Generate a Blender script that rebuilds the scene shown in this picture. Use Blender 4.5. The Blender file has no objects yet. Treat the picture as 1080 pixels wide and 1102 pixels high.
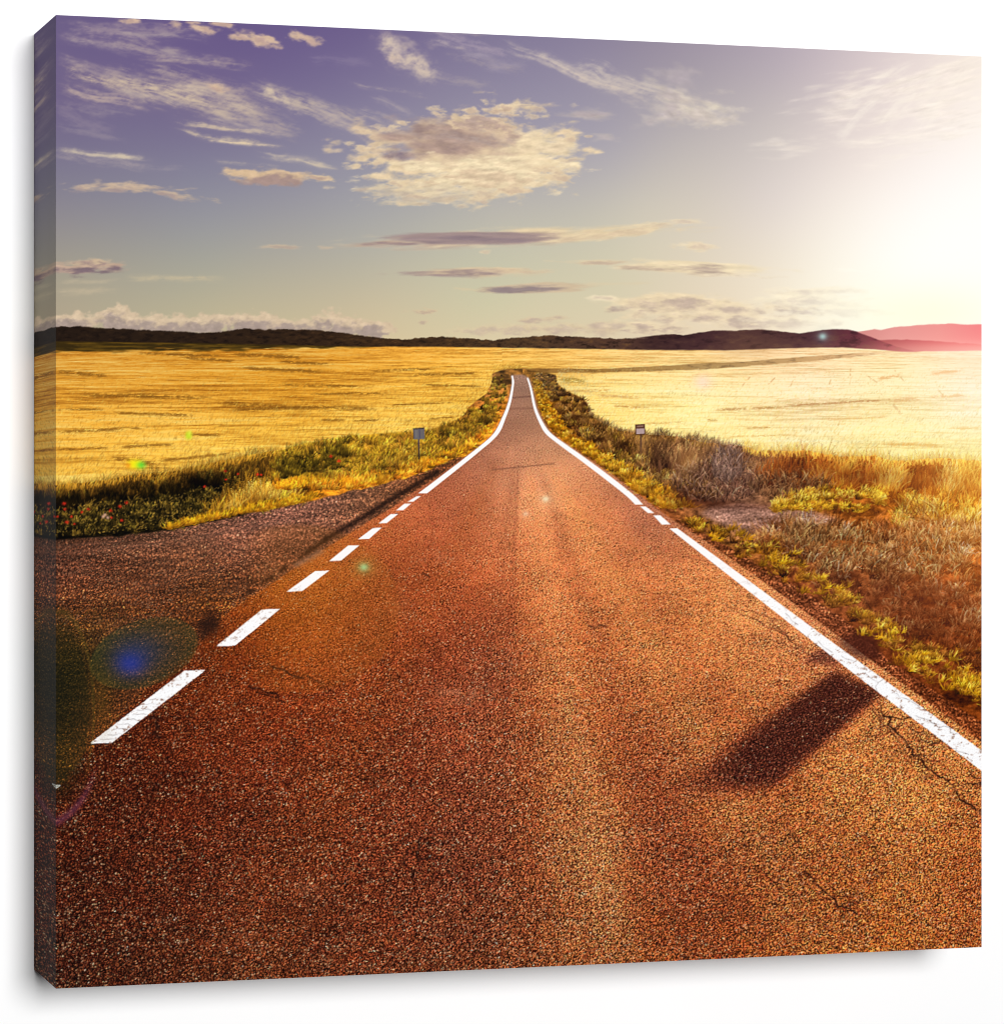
# ---------------------------------------------------------------------------
# THE PRINT: the landscape that is printed in ink on the canvas, computed here
# procedurally (noise, curves, strokes) in sRGB on a raster, then laid on the
# canvas mesh as ink colour.  Coordinates X, Y are design units of the print.
# ---------------------------------------------------------------------------
import numpy as np
S = 1.3
PW, PH = 1080, 1102
NX, NY = int(PW*S), int(PH*S)
rng = np.random.default_rng(11)
_x = ((np.arange(NX)+.5)/S).astype(np.float32)
_y = ((np.arange(NY)+.5)/S).astype(np.float32)
X, Y = np.meshgrid(_x, _y)
IMG = np.zeros((NY, NX, 3), np.float32)
_T = rng.random((256, 256)).astype(np.float32)

def C(*c): return np.array(c, np.float32)/255.
def ss(a, b, v):
    t = np.clip((v-a)/(b-a), 0, 1)
    return t*t*(3-2*t)
def vn(x, y, seed=0):
    x = x+seed*17.31; y = y+seed*9.77
    xi = np.floor(x).astype(np.int32); yi = np.floor(y).astype(np.int32)
    fx = x-xi; fy = y-yi
    fx = fx*fx*(3-2*fx); fy = fy*fy*(3-2*fy)
    xi &= 255; yi &= 255
    x1 = (xi+1) & 255; y1 = (yi+1) & 255
    a = _T[yi, xi]; b = _T[yi, x1]; c = _T[y1, xi]; d = _T[y1, x1]
    return a+(b-a)*fx+(c-a)*fy+(a-b-c+d)*fx*fy
def fbm(x, y, seed=0, octv=4, gain=.55):
    t = 0; w = 1; n = 0
    for o in range(octv):
        t = t+w*vn(x, y, seed+o*3); n += w
        x = x*2.03+.37; y = y*2.03+.71; w *= gain
    return t/n
def blur(a, s):                                   # gaussian, sigma in raster cells
    r = max(1, int(s*3+.5)); k = np.exp(-.5*(np.arange(-r, r+1)/s)**2); k /= k.sum()
    for ax in (0, 1):
        p = [(0, 0)]*a.ndim; p[ax] = (r, r)
        q = np.pad(a, p, mode='edge'); o = np.zeros_like(a); n = a.shape[ax]
        for i, w in enumerate(k):
            sl = [slice(None)]*a.ndim; sl[ax] = slice(i, i+n)
            o += np.float32(w)*q[tuple(sl)]
        a = o
    return a
def win(x0, y0, x1, y1):
    return (slice(max(0, int(y0*S)), min(NY, int(np.ceil(y1*S)))), slice(max(0, int(x0*S)), min(NX, int(np.ceil(x1*S)))))
def over(w, col, a):
    IMG[w] += (col-IMG[w])*np.clip(a, 0, 1)[..., None]
def lerp(a, b, t): return a+(b-a)*np.asarray(t)[..., None]
def ramp(t, stops):
    ps = [p for p, c in stops]
    return np.stack([np.interp(t, ps, [c[i]/255. for p, c in stops]) for i in range(3)], -1).astype(np.float32)
def field(pts):                                   # smooth colour field through scattered colours
    P = np.array([(p[0], p[1]) for p in pts], float)/300.; V = np.array([p[2] for p in pts], float)/255.
    n = len(P)
    def ph(r2): return .5*r2*np.log(r2+1e-9)
    d = ((P[:, None]-P[None])**2).sum(-1)
    A = np.zeros((n+3, n+3)); A[:n, :n] = ph(d)+np.eye(n)*.004
    A[:n, n] = 1; A[:n, n+1:] = P; A[n, :n] = 1; A[n+1:, :n] = P.T
    B = np.zeros((n+3, 3)); B[:n] = V
    W = np.linalg.solve(A, B)
    gx = np.linspace(0, PW, 91); gy = np.linspace(0, PH, 93)
    GX, GY = np.meshgrid(gx/300., gy/300.)
    G = np.zeros(GX.shape+(3,))
    for i in range(n): G += ph((GX-P[i, 0])**2+(GY-P[i, 1])**2)[..., None]*W[i]
    G += W[n]+GX[..., None]*W[n+1]+GY[..., None]*W[n+2]
    G = np.clip(G, .0, 1.05).astype(np.float32)
    u = _x/PW*90; v = _y/PH*92
    ui = np.minimum(u.astype(int), 89); vi = np.minimum(v.astype(int), 91)
    fu = (u-ui)[None, :, None]; fv = (v-vi)[:, None, None]
    return (G[vi][:, ui]*(1-fu)*(1-fv)+G[vi][:, ui+1]*fu*(1-fv)+G[vi+1][:, ui]*(1-fu)*fv+G[vi+1][:, ui+1]*fu*fv).astype(np.float32)
def curve(pts, xs):
    p = np.array(pts, float)
    return np.interp(xs, p[:, 0], p[:, 1]).astype(np.float32)
def poly(pts, sub=4):                             # antialiased polygon coverage, whole raster
    p = np.array(pts, float)*S; q = np.roll(p, -1, 0)
    M = np.zeros((NY, NX+1), np.float32)
    y0 = max(0, int(p[:, 1].min())); y1 = min(NY, int(p[:, 1].max())+2)
    xs = np.arange(NX+1)
    for r in range(y0, y1):
        for s_ in range(sub):
            y = r+(s_+.5)/sub
            k = (p[:, 1] <= y) != (q[:, 1] <= y)
            if not k.any(): continue
            a, b = p[k], q[k]
            c = np.sort(a[:, 0]+(y-a[:, 1])*(b[:, 0]-a[:, 0])/(b[:, 1]-a[:, 1]))
            for i in range(0, len(c)-1, 2):
                lo, hi = max(0, c[i]), min(NX, c[i+1])
                if hi <= lo: continue
                cov = np.clip(np.minimum(xs+1, hi)-np.maximum(xs, lo), 0, 1)
                M[r] += cov/sub
    return M[:, :NX]
def smooth(pts, n=8):                             # Catmull-Rom through the points
    p = np.array(pts, float); q = np.concatenate([2*p[:1]-p[1:2], p, 2*p[-1:]-p[-2:-1]]); o = []
    for i in range(1, len(q)-2):
        a, b, c, d = q[i-1], q[i], q[i+1], q[i+2]
        for t in np.arange(n)/n:
            o.append(.5*(2*b+(c-a)*t+(2*a-5*b+4*c-d)*t*t+(3*b-a-3*c+d)*t**3))
    return [tuple(v) for v in o]+[tuple(p[-1])]
def strip(path):                                  # polygon of a line: (x, y, half width across in x)
    return [(x-w, y) for x, y, w in path]+[(x+w, y) for x, y, w in reversed(path)]
def splat(px, py, col, wgt, box, dens=1., gloss=None):  # thin strokes: sum points, then cover
    w = win(*box); h = w[0].stop-w[0].start; n = w[1].stop-w[1].start
    u = px*S-.5-w[1].start; v = py*S-.5-w[0].start
    ui = np.floor(u).astype(int); vi = np.floor(v).astype(int); fu = u-ui; fv = v-vi
    A = np.zeros(h*n); Cc = [np.zeros(h*n) for _ in range(3)]
    for dx in (0, 1):
        for dy in (0, 1):
            a = (fu if dx else 1-fu)*(fv if dy else 1-fv)*wgt
            ii, jj = ui+dx, vi+dy
            ok = (ii >= 0) & (ii < n) & (jj >= 0) & (jj < h)
            f = jj[ok]*n+ii[ok]; a = a[ok]
            A += np.bincount(f, a, h*n)
            for c in range(3): Cc[c] += np.bincount(f, a*col[ok, c], h*n)
    A = A.reshape(h, n); colr = np.stack([c.reshape(h, n) for c in Cc], -1)/np.maximum(A, 1e-6)[..., None]
    over(w, colr.astype(np.float32), (1-np.exp(-dens*A)).astype(np.float32))
def blades(bx, by, ln, ang, bend, c0, c1, box, dens=1.1, per=None, taper=True, np_=22):
    """grass blades: base points, length, angle from up (rad), bend, root and tip colours; painted far (small y) first"""
    o = np.argsort(by); N = len(o); per = per or max(60, N//14)
    for k in range(0, N, per):
        i = o[k:k+per]
        t = np.linspace(0, 1, np_)[None]
        a = ang[i][:, None]+bend[i][:, None]*t
        L = ln[i][:, None]
        px = bx[i][:, None]+np.cumsum(np.sin(a), 1)/np_*L
        py = by[i][:, None]-np.cumsum(np.cos(a), 1)/np_*L
        col = c0[i][:, None, :]+(c1[i]-c0[i])[:, None, :]*t[..., None]
        wg = L*S/np_*((1.15-.75*t) if taper else 1.)*np.ones_like(px)
        splat(px.ravel(), py.ravel(), col.reshape(-1, 3), wg.ravel(), box, dens)
def rnd(n, a=0., b=1.): return rng.uniform(a, b, n)
def pick(n, *cols, jit=.12):
    c = np.array([C(*k) for k in cols])[rng.integers(0, len(cols), n)]
    return np.clip(c*(1+rng.normal(0, jit, (n, 1))), 0, 1)

wn = rng.normal(0, 1, (NY, NX)).astype(np.float32)
def band(s1, s2):
    b = blur(wn, s1)-blur(wn, s2); return b/b.std()
# ------------------------------------------------------------------ sky
SKY = field([(60,20,(104,88,136)),(60,120,(112,98,138)),(60,180,(124,118,142)),(60,240,(144,139,142)),(60,300,(164,156,138)),(60,345,(176,162,138)),
  (200,30,(102,84,138)),(220,120,(114,101,142)),(220,180,(130,126,150)),(220,240,(150,149,153)),(220,290,(167,164,149)),(240,335,(187,176,146)),
  (380,35,(108,92,142)),(400,150,(141,135,158)),(390,240,(167,165,162)),(380,300,(186,178,156)),(400,350,(206,189,154)),
  (540,50,(130,120,152)),(560,95,(143,135,160)),(650,160,(170,164,172)),(540,235,(187,182,170)),(530,330,(205,198,165)),(540,358,(216,200,165)),
  (700,60,(152,142,158)),(720,160,(186,178,176)),(690,225,(203,195,180)),(660,315,(212,202,172)),(690,355,(222,205,175)),
  (840,70,(182,170,178)),(830,130,(196,186,184)),(830,220,(218,206,198)),(840,300,(236,222,198)),(820,350,(238,220,190)),
  (960,70,(222,207,205)),(960,150,(235,220,213)),(950,220,(246,233,222)),(940,300,(253,246,225)),
  (1050,66,(243,230,220)),(1050,150,(251,240,232)),(1050,230,(255,250,246)),(1040,330,(255,254,240)),(1000,320,(255,255,246)),
  (500,500,(225,205,160)),(60,500,(190,175,140)),(1000,500,(255,240,210))])
gy_ = SKY.mean(-1, keepdims=True)
IMG[:] = SKY+(gy_+np.array([.006, 0, -.004], np.float32)-SKY)*(.16*(1-ss(420, 800, X))*(1-ss(120, 300, Y)))[..., None]
w_sky = win(0, 0, PW, 385)
CLOUD = np.zeros((NY, NX), np.float32)            # how much of each cell is cloud (used to cut the print into its parts)

def cloud(cx, cy, rx, ry, lit, shade, rot=0., sx=22., sy=9., amp=.75, dens=1., soft=.35, seed=1, sh=(0., .3), flat=0., solid=True, shd=1., warp=0.):
    """one printed cloud: a noisy ellipse, lit colour on its rims and shaded colour inside; rot in px per px"""
    m = 1.5; rx *= 1.12; ry *= 1.2
    w = win(cx-rx*m-20, cy-ry*m-12-abs(rot)*rx, cx+rx*m+20, cy+ry*m+12+abs(rot)*rx)
    x = X[w]-cx; y = Y[w]-cy-rot*(X[w]-cx)
    if warp: y = y+warp*(fbm(X[w]/55., Y[w]/30., seed+40, 2)-.5)
    e = np.sqrt((x/rx)**2+np.where(y > 0, (y/(ry*(1-flat)))**2, (y/ry)**2))
    n = fbm(X[w]/sx, (Y[w]-rot*X[w])/sy, seed, 5, .52)
    d = (1-e)+amp*2*(n-.5)
    a = ss(-.05, .02+soft*1.7, d)**1.1*dens
    n2 = fbm(X[w]/(sx*.8), (Y[w]-rot*X[w])/(sy*.8), seed+21, 4, .6)
    t = ss(.15, .95, d*.8+(n2-.5)*1.3+y/ry*sh[1]+x/rx*sh[0])*shd
    rel = fbm((X[w]+3.5)/(sx*.55), (Y[w]-rot*X[w]-1.5)/(sy*.6), seed+31, 4, .62)-fbm((X[w]-3.5)/(sx*.55), (Y[w]-rot*X[w]+1.5)/(sy*.6), seed+31, 4, .62)
    cc = lerp(C(*lit), C(*shade), t)*(1+.2*rel*min(1., ry/14.))[..., None]
    over(w, cc, a)
    if solid: CLOUD[w] = np.maximum(CLOUD[w], a)
    return w
def wisp(x0, y0, x1, y1, th, col, a, seed, curl=6., fr=(60., 2.2), lo=.42, hi=.72):
    """streaky high cloud between two points, strands running along it"""
    L = np.hypot(x1-x0, y1-y0); ux, uy = (x1-x0)/L, (y1-y0)/L
    w = win(min(x0, x1)-30, min(y0, y1)-th*2.2-14, max(x0, x1)+30, max(y0, y1)+th*2.2+14)
    q = curl*(fbm(X[w]/48., Y[w]/34., seed+50, 3)-.5)*2
    dx = X[w]-x0; dy = Y[w]-y0
    s = dx*ux+dy*uy; r = -dx*uy+dy*ux+q
    n = .4*fbm(s/(fr[0]*.7), r/(fr[1]*1.2), seed, 4, .62)+.34*fbm(s/(fr[0]*.35), r/(fr[1]*2.6), seed+7, 4, .62)+.26*fbm(X[w]/7., Y[w]/3.4, seed+13, 3, .65)
    env = np.exp(-(r/th)**2)*ss(-12, L*.22, s)*(1-ss(L*.75, L+18, s))
    over(w, C(*col), np.clip(ss(lo-.05, hi+.04, n*(.55+.62*env))*env**.5*a*1.08+.16*a*env*n, 0, 1))

# high streaks, upper left
wisp(58, 30, 185, 46, 10, (178,158,160), .62, 3)
wisp(58, 38, 170, 58, 7, (172,152,156), .55, 4)
wisp(150, 58, 275, 70, 8, (184,164,156), .62, 5)
wisp(60, 72, 190, 108, 12, (200,178,158), .9, 6)
wisp(90, 80, 300, 126, 17, (202,181,160), .88, 7, lo=.38)
wisp(60, 90, 160, 118, 9, (190,168,158), .7, 8)
wisp(178, 88, 300, 122, 8, (208,188,166), .8, 9)
wisp(265, 90, 392, 138, 13, (196,178,162), .75, 10, lo=.4)
wisp(282, 96, 320, 118, 8, (216,196,170), .75, 66, fr=(24, 3))
wisp(185, 128, 300, 147, 6, (206,186,162), .8, 12)
wisp(190, 140, 300, 157, 4, (212,192,164), .8, 13)
wisp(222, 150, 300, 157, 2.6, (226,204,170), .85, 67, curl=2)
wisp(58, 161, 160, 172, 4.2, (206,190,168), .85, 14, curl=3, lo=.36)
wisp(278, 163, 360, 182, 5, (204,188,168), .8, 15, curl=3, lo=.36)
wisp(60, 120, 120, 140, 8, (150,136,152), .4, 16)
wisp(330, 60, 400, 70, 8, (150,136,160), .3, 17)
for q in [(58,24,230,34,9,(160,142,152),.6,90),(110,42,200,60,8,(176,158,156),.6,91),(60,62,140,84,8,(168,150,154),.6,92),(150,72,280,104,14,(190,170,158),.6,93),(200,110,330,146,14,(186,168,158),.55,94),(330,108,400,150,12,(176,162,164),.5,95),(60,136,130,150,7,(150,138,152),.5,96),(86,172,200,184,5,(160,150,158),.45,97),(230,170,300,180,5,(190,176,162),.5,98),(160,96,260,130,9,(200,180,160),.6,99)]:
    wisp(*q)
for x, y, rx, ry, sd in [(217,32,15,5,1),(262,38,17,7,2),(285,44,20,6,3),(318,39,14,5,4),(334,43,11,5,5),(140,22,14,3.5,6),(189,27,9,5,7),(232,92,13,6,8),(205,24,12,2.5,9),(240,26,14,2.5,10)]:
    cloud(x, y, rx, ry, (216,186,158), (180,150,146), .12, 11, 5, .8, .95, .4, sd+80, shd=.6)
# centre top
wisp(405, 36, 470, 92, 14, (205,186,172), .85, 20, curl=12, fr=(26, 6), lo=.38)
cloud(436, 48, 26, 12, (206,188,172), (184,166,168), .1, 20, 9, .95, .72, .7, 31, solid=False)
cloud(423, 62, 9, 6, (228,204,176), (206,184,170), .1, 8, 5, .7, .9, .5, 32, solid=False)
wisp(460, 44, 505, 55, 5, (190,174,172), .6, 22)
cloud(530, 64, 30, 9, (186,172,174), (168,156,172), .12, 26, 8, .95, .62, .8, 33, solid=False)
wisp(455, 30, 560, 62, 9, (176,160,172), .5, 23)
wisp(536, 44, 700, 112, 7, (208,192,180), .8, 24, curl=4, fr=(70, 2.4), lo=.36)
wisp(600, 66, 790, 126, 15, (204,190,180), .7, 25, curl=10)
cloud(722, 112, 52, 24, (222,208,188), (196,182,178), .15, 26, 11, 1.1, .85, .7, 36, solid=False)
cloud(757, 122, 36, 14, (232,219,196), (210,196,184), .05, 20, 8, 1., .8, .6, 37, solid=False)
cloud(730, 88, 26, 18, (206,192,182), (190,176,178), .2, 22, 12, 1.1, .5, .8, 38, solid=False)
cloud(632, 123, 38, 9, (208,192,174), (190,174,172), .04, 26, 7, .9, .8, .7, 39, solid=False)
cloud(655, 148, 20, 4, (208,194,178), (194,180,176), .03, 16, 4, .9, .65, .7, 40, solid=False)
wisp(400, 106, 440, 124, 6, (178,164,166), .45, 26)
wisp(383, 118, 440, 138, 8, (190,174,166), .5, 28)
# right wisps and rays of the low sun
for x, y, rx, ry, rot, dn_, sd in [(905,98,52,17,-.16,.8,41),(900,126,44,15,-.1,.6,42),(985,92,70,30,-.25,.75,43),(1010,124,70,32,-.2,.85,44),(1030,80,40,24,-.3,.6,49),(920,152,60,6,-.02,.85,45),(846,160,38,9,-.03,.6,46),(962,168,26,5,-.2,.75,47),(990,150,70,10,-.06,.6,48),(940,178,22,5,-.05,.5,50)]:
    cloud(x, y, rx, ry, (252,240,222), (238,222,212), rot, 30, 5.5, 1., dn_, .9, sd, solid=False, shd=.6)
for x0, y0, x1, y1, t in [(900,118,985,66,10),(940,140,1020,66,13),(985,140,1050,66,12),(900,150,950,104,8)]:
    wisp(x0, y0, x1, y1, t, (252,241,226), .4, 60+t, curl=6, fr=(60, 3.), lo=.4)
# the big cloud
LIT = (232,210,172); SHD = (166,141,134)
cloud(500, 166, 108, 40, (230,206,168), (196,170,150), -.03, 26, 10, .85, 1., .25, 101, sh=(-.2, -.4), shd=.6)
cloud(482, 150, 92, 20, (184,156,140), (148,124,122), .05, 34, 11, .6, .92, .4, 102, sh=(-.3, 0))
cloud(434, 164, 28, 12, (170,146,140), (130,112,122), .0, 16, 7, .8, .85, .5, 109)
cloud(548, 146, 40, 10, (222,196,164), (180,154,142), .12, 18, 7, .8, .8, .4, 110)
cloud(512, 190, 96, 20, (240,220,182), (210,184,154), -.06, 20, 6, .9, 1., .3, 103, shd=.8)
cloud(580, 160, 40, 16, (238,216,178), (218,194,162), -.05, 22, 7, .8, .95, .35, 104, shd=.6)
cloud(542, 118, 22, 9, (232,208,172), (198,172,150), .1, 12, 6, 1., .95, .35, 105)
cloud(520, 132, 42, 9, (224,198,162), (186,160,146), .05, 14, 5, 1.1, .9, .35, 106)
cloud(470, 210, 60, 9, (222,204,172), (204,184,160), -.02, 20, 5, 1.1, .8, .4, 107)
cloud(420, 202, 40, 8, (206,190,164), (190,172,156), 0, 18, 5, 1.1, .75, .4, 108)
for x, y, rx, ry, sd in [(413,138,13,4,1),(394,142,7,3,2),(398,160,16,5,3),(384,178,7,4,4),(470,122,9,3,5),(505,118,10,3,6),(604,192,16,4,7),(592,184,18,5,8),(556,204,20,4,9),(614,149,10,3,11),(404,175,10,4,12),(432,131,8,3,13)]:
    cloud(x, y, rx, ry, (228,204,168), (196,170,150), 0, 10, 4, 1., .9, .35, sd+120, shd=.6)
for i in range(20):
    a_ = rng.uniform(0, 6.28); q_ = rng.uniform(.86, 1.16); x = 502+118*q_*np.cos(a_); y = 164+50*q_*np.sin(a_)-.03*(x-502)
    cloud(x, y, rng.uniform(5, 15), rng.uniform(2, 4.5), (228,206,170), (188,164,148), rng.uniform(-.1, .1), 9, 3.6, 1., rng.uniform(.45, .9), .4, 700+i, shd=.7)
for i in range(16):
    x = rng.uniform(70, 560); y = 30+rng.uniform(0, 1)**1.2*150
    wisp(x-rng.uniform(30, 60), y-8, x+rng.uniform(30, 60), y+8, rng.uniform(3, 8), (186,170,164), rng.uniform(.25, .45), 760+i)
# cumulus, left
cloud(285, 190, 46, 8, (216,186,150), (168,142,134), .03, 18, 7, .85, .98, .3, 140, sh=(.3, .9))
cloud(345, 192, 18, 4.5, (220,194,158), (186,160,144), .12, 12, 4, .9, .95, .35, 141)
cloud(125, 201, 54, 5, (208,182,154), (168,148,144), .02, 18, 4, .95, .9, .4, 142)
cloud(184, 209, 36, 4, (206,180,152), (172,150,144), .14, 15, 4, .95, .85, .4, 143)
cloud(302, 266, 25, 2.2, (204,182,154), (184,164,148), 0, 14, 3, .9, .85, .5, 144)
cloud(352, 266, 9, 2, (206,184,156), (190,170,150), 0, 8, 3, .9, .7, .5, 145)
cloud(82, 289, 50, 6.5, (196,168,146), (124,104,112), -.04, 22, 5, .75, .98, .3, 146, sh=(0, .8), shd=1.)
cloud(98, 283, 22, 4.5, (206,180,150), (160,136,130), .0, 12, 4, .85, .9, .4, 147)
wisp(62, 303, 125, 303, 3, (196,180,152), .6, 70, curl=2, lo=.36)
wisp(136, 300, 240, 299, 4, (200,184,152), .75, 71, curl=2, lo=.34)
wisp(60, 314, 122, 313, 5, (194,178,150), .6, 72, curl=2, lo=.36)
# lens-shaped clouds
cloud(545, 255, 172, 9, (226,204,166), (176,152,142), -.045, 46, 5, .55, .98, .35, 150, sh=(-.5, .3), shd=.75)
cloud(506, 256, 92, 6.4, (160,138,136), (140,121,127), 0, 50, 4, .35, .97, .2, 151)
cloud(420, 262, 42, 3.2, (190,164,144), (152,130,130), -.03, 26, 3, .6, .95, .4, 152)
cloud(660, 251, 66, 5.5, (230,208,170), (206,182,156), -.09, 20, 4, .95, .9, .4, 153, shd=.6)
cloud(700, 242, 30, 3.5, (232,212,176), (214,192,164), -.1, 14, 4, 1., .8, .4, 154)
cloud(465, 294, 34, 3, (160,138,134), (146,126,128), 0, 26, 3, .5, .8, .25, 251)
cloud(510, 293, 88, 5.2, (216,192,158), (156,134,132), -.01, 34, 4, .55, .96, .4, 155, sh=(-.6, .3))
cloud(550, 291, 44, 3.2, (224,200,164), (196,172,150), -.01, 20, 3, .8, .7, .45, 156)
cloud(578, 310, 60, 5, (206,184,154), (148,130,130), -.03, 34, 4, .4, .97, .2, 157, sh=(-.5, .2))
wisp(480, 310, 530, 315, 3, (214,196,160), .6, 73, curl=2)
wisp(620, 306, 700, 304, 3, (218,200,166), .5, 74, curl=2)
cloud(745, 288, 90, 7, (236,216,178), (186,164,146), .03, 36, 5, .5, .98, .22, 158, sh=(-.1, .3), shd=1.1)
cloud(645, 282, 54, 3, (228,206,168), (196,172,150), -.0, 22, 3, .8, .85, .45, 159)
cloud(735, 238, 26, 4, (232,214,182), (214,194,172), .02, 14, 4, .9, .85, .4, 160)
cloud(749, 266, 27, 6, (236,216,180), (214,192,168), 0, 15, 5, .8, .9, .4, 161)
cloud(795, 296, 36, 3.5, (238,220,188), (206,186,164), .03, 18, 4, .9, .8, .45, 162)
cloud(522, 271, 7, 2.4, (226,206,172), (210,190,164), 0, 6, 3, .7, .8, .5, 163)
cloud(708, 327, 62, 10, (238,216,176), (176,156,144), .0, 26, 8, .6, .92, .3, 260, sh=(-.1, .2))
cloud(770, 331, 60, 10, (240,218,178), (184,164,150), .03, 26, 8, .6, .9, .3, 261, sh=(-.1, .2))
cloud(862, 322, 60, 8, (250,234,198), (214,196,174), -.03, 26, 7, .7, .85, .35, 262)
cloud(880, 313, 50, 4, (244,226,192), (204,184,164), -.03, 26, 4, .6, .9, .3, 263)
# low clouds along the horizon
cloud(455, 335, 19, 2.8, (212,190,156), (186,162,144), .05, 8, 3, .9, .85, .4, 164)
cloud(455, 347, 8, 2, (210,190,156), (186,164,146), 0, 6, 3, .9, .8, .5, 165)
cloud(585, 344, 32, 3.6, (214,192,160), (190,168,152), -.02, 16, 4, .8, .85, .4, 166)
for i, (x, y, rx, ry) in enumerate([(80,346,34,9),(126,341,26,11),(155,347,28,9),(190,349,30,8),(228,347,26,9),(262,346,22,9),(285,346,24,8),(320,350,28,7),(356,344,20,9),(378,350,24,9),(402,353,22,8)]):
    cloud(x, y, rx, ry, (214,190,160), (160,142,136), 0, 9, 6, .7, .92, .2, 170+i, sh=(-.25, .95), flat=-.5, shd=.85)
for i, (x, y, rx, ry) in enumerate([(510,356,40,5),(560,354,50,6),(620,354,46,7),(650,350,40,6)]):
    cloud(x, y, rx, ry, (220,198,162), (196,174,156), 0, 14, 6, .9, .7, .5, 190+i, flat=-.3)
for i, (x, y, rx, ry) in enumerate([(700,326,52,8),(745,324,50,10),(780,332,40,8),(735,340,70,9),(800,344,60,8),(700,352,50,7),(850,334,44,8)]):
    cloud(x, y, rx, ry, (238,216,178), (190,168,152), .03, 20, 7, .85, .88, .4, 200+i, sh=(0, .35))
for i, (x, y, rx, ry) in enumerate([(870,314,44,5),(905,313,30,4),(880,324,60,8),(850,346,60,7),(915,334,40,8),(650,321,18,4)]):
    cloud(x, y, rx, ry, (248,230,194), (214,194,172), .0, 18, 6, .85, .8, .45, 210+i, sh=(0, .5))
wisp(898, 290, 950, 293, 3, (255,246,224), .7, 75, curl=2)
# the glow of the low sun
g = np.exp(-(((X-1045)/165)**2+((Y-300)/128)**2))
over(w_sky, C(255,253,249), (g*.93)[w_sky])
g = np.exp(-(((X-990)/95)**2+((Y-338)/34)**2)); over(w_sky, C(255,252,222), (g*.8)[w_sky])

# ------------------------------------------------------------------ hills
LAND = np.zeros((NY, NX), np.int16)               # which printed region a cell belongs to
far = curve([(900,362),(918,357),(926,356.5),(940,354),(948,355),(962,352),(985,350),(1000,349),(1020,348),(1040,349),(1080,348.5)], X)
far = far+1.2*(fbm(X/9, Y*0, 301, 3)-.5)
a = ss(-.6, .6, Y-far)*ss(900, 930, X); over(w_sky, ramp(X[w_sky], [(910,(206,132,126)),(960,(230,152,146)),(1010,(240,152,146)),(1056,(246,136,136))]), a[w_sky])
mid = curve([(860,372),(905,366),(940,366),(975,365),(1005,366.5),(1030,369),(1080,372)], X)+2.2*(fbm(X/14, Y*0, 303, 3)-.5)
b = ss(-.8, .8, Y-mid)*ss(900, 935, X); over(w_sky, ramp(X[w_sky], [(920,(150,72,74)),(980,(190,86,92)),(1056,(236,98,102))]), b[w_sky])
g2 = ss(355, 378, Y)*np.exp(-((X-1056)/60)**2)
over(w_sky, C(255,96,104), (g2*a*.5)[w_sky])
hl = curve([(0,352),(60,351.5),(85,351),(102,352.5),(130,354),(170,355.5),(200,357),(215,358.5),(240,357),(262,353.5),(290,354.5),(330,354.5),(345,356),(360,357),(380,360),(410,363.5),(432,365.5),(455,363.3),(475,362.3),(500,364),(530,366),(560,363),(590,361),(612,362),(640,363.2),(660,364.5),(690,364),(720,366),(760,370),(800,374)], X)
hl = hl+2.6*(fbm(X/6., Y*0, 305, 4, .7)-.5)
hb = curve([(0,366),(60,366.5),(200,369),(400,373),(500,373),(600,375),(680,376.5),(780,377)], X)
a1 = ss(-.7, .5, Y-hl)*(1-ss(690, 770, X))
tex = fbm(X/7., Y/2.6, 307, 4, .65)
colh = lerp(ramp(X, [(60,(34,22,14)),(300,(46,30,18)),(420,(58,38,22)),(560,(74,52,34)),(700,(80,52,44))]), C(118,82,44), ss(.5, .85, tex)*.4*ss(250, 520, X)+ss(.56,.9,tex)*.18)
colh = lerp(colh, C(14,6,4), ss(.52, .2, tex)*.55)
over(w_sky, colh[w_sky], a1[w_sky])
hr = curve([(660,366),(690,362.5),(712,360),(722,359.5),(735,360.8),(750,358.2),(768,355.4),(790,356),(802,355),(817,354.3),(835,356),(860,359),(872,357),(885,354.8),(900,354.2),(912,354.6),(922,357),(935,362),(950,367.5),(965,373),(985,378)], X)+.8*(fbm(X/5, Y*0, 309, 3)-.5)
a2 = ss(-.7, .6, Y-hr)*ss(672, 700, X)*(1-ss(975, 990, X))
t2 = fbm(X/12., Y/5., 311, 4, .6)
colr = lerp(ramp(X, [(690,(62,38,36)),(760,(66,38,42)),(830,(80,50,48)),(880,(76,42,50)),(930,(110,48,60)),(970,(170,66,80))]), C(112,80,58), ss(.5, .9, t2)*.4)
colr = lerp(colr, C(28,12,20), ss(.5, .2, t2)*.5)
over(w_sky, colr[w_sky], a2[w_sky])
HILL = (a1 > .5) | (a2 > .5) | (a > .5)

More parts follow.
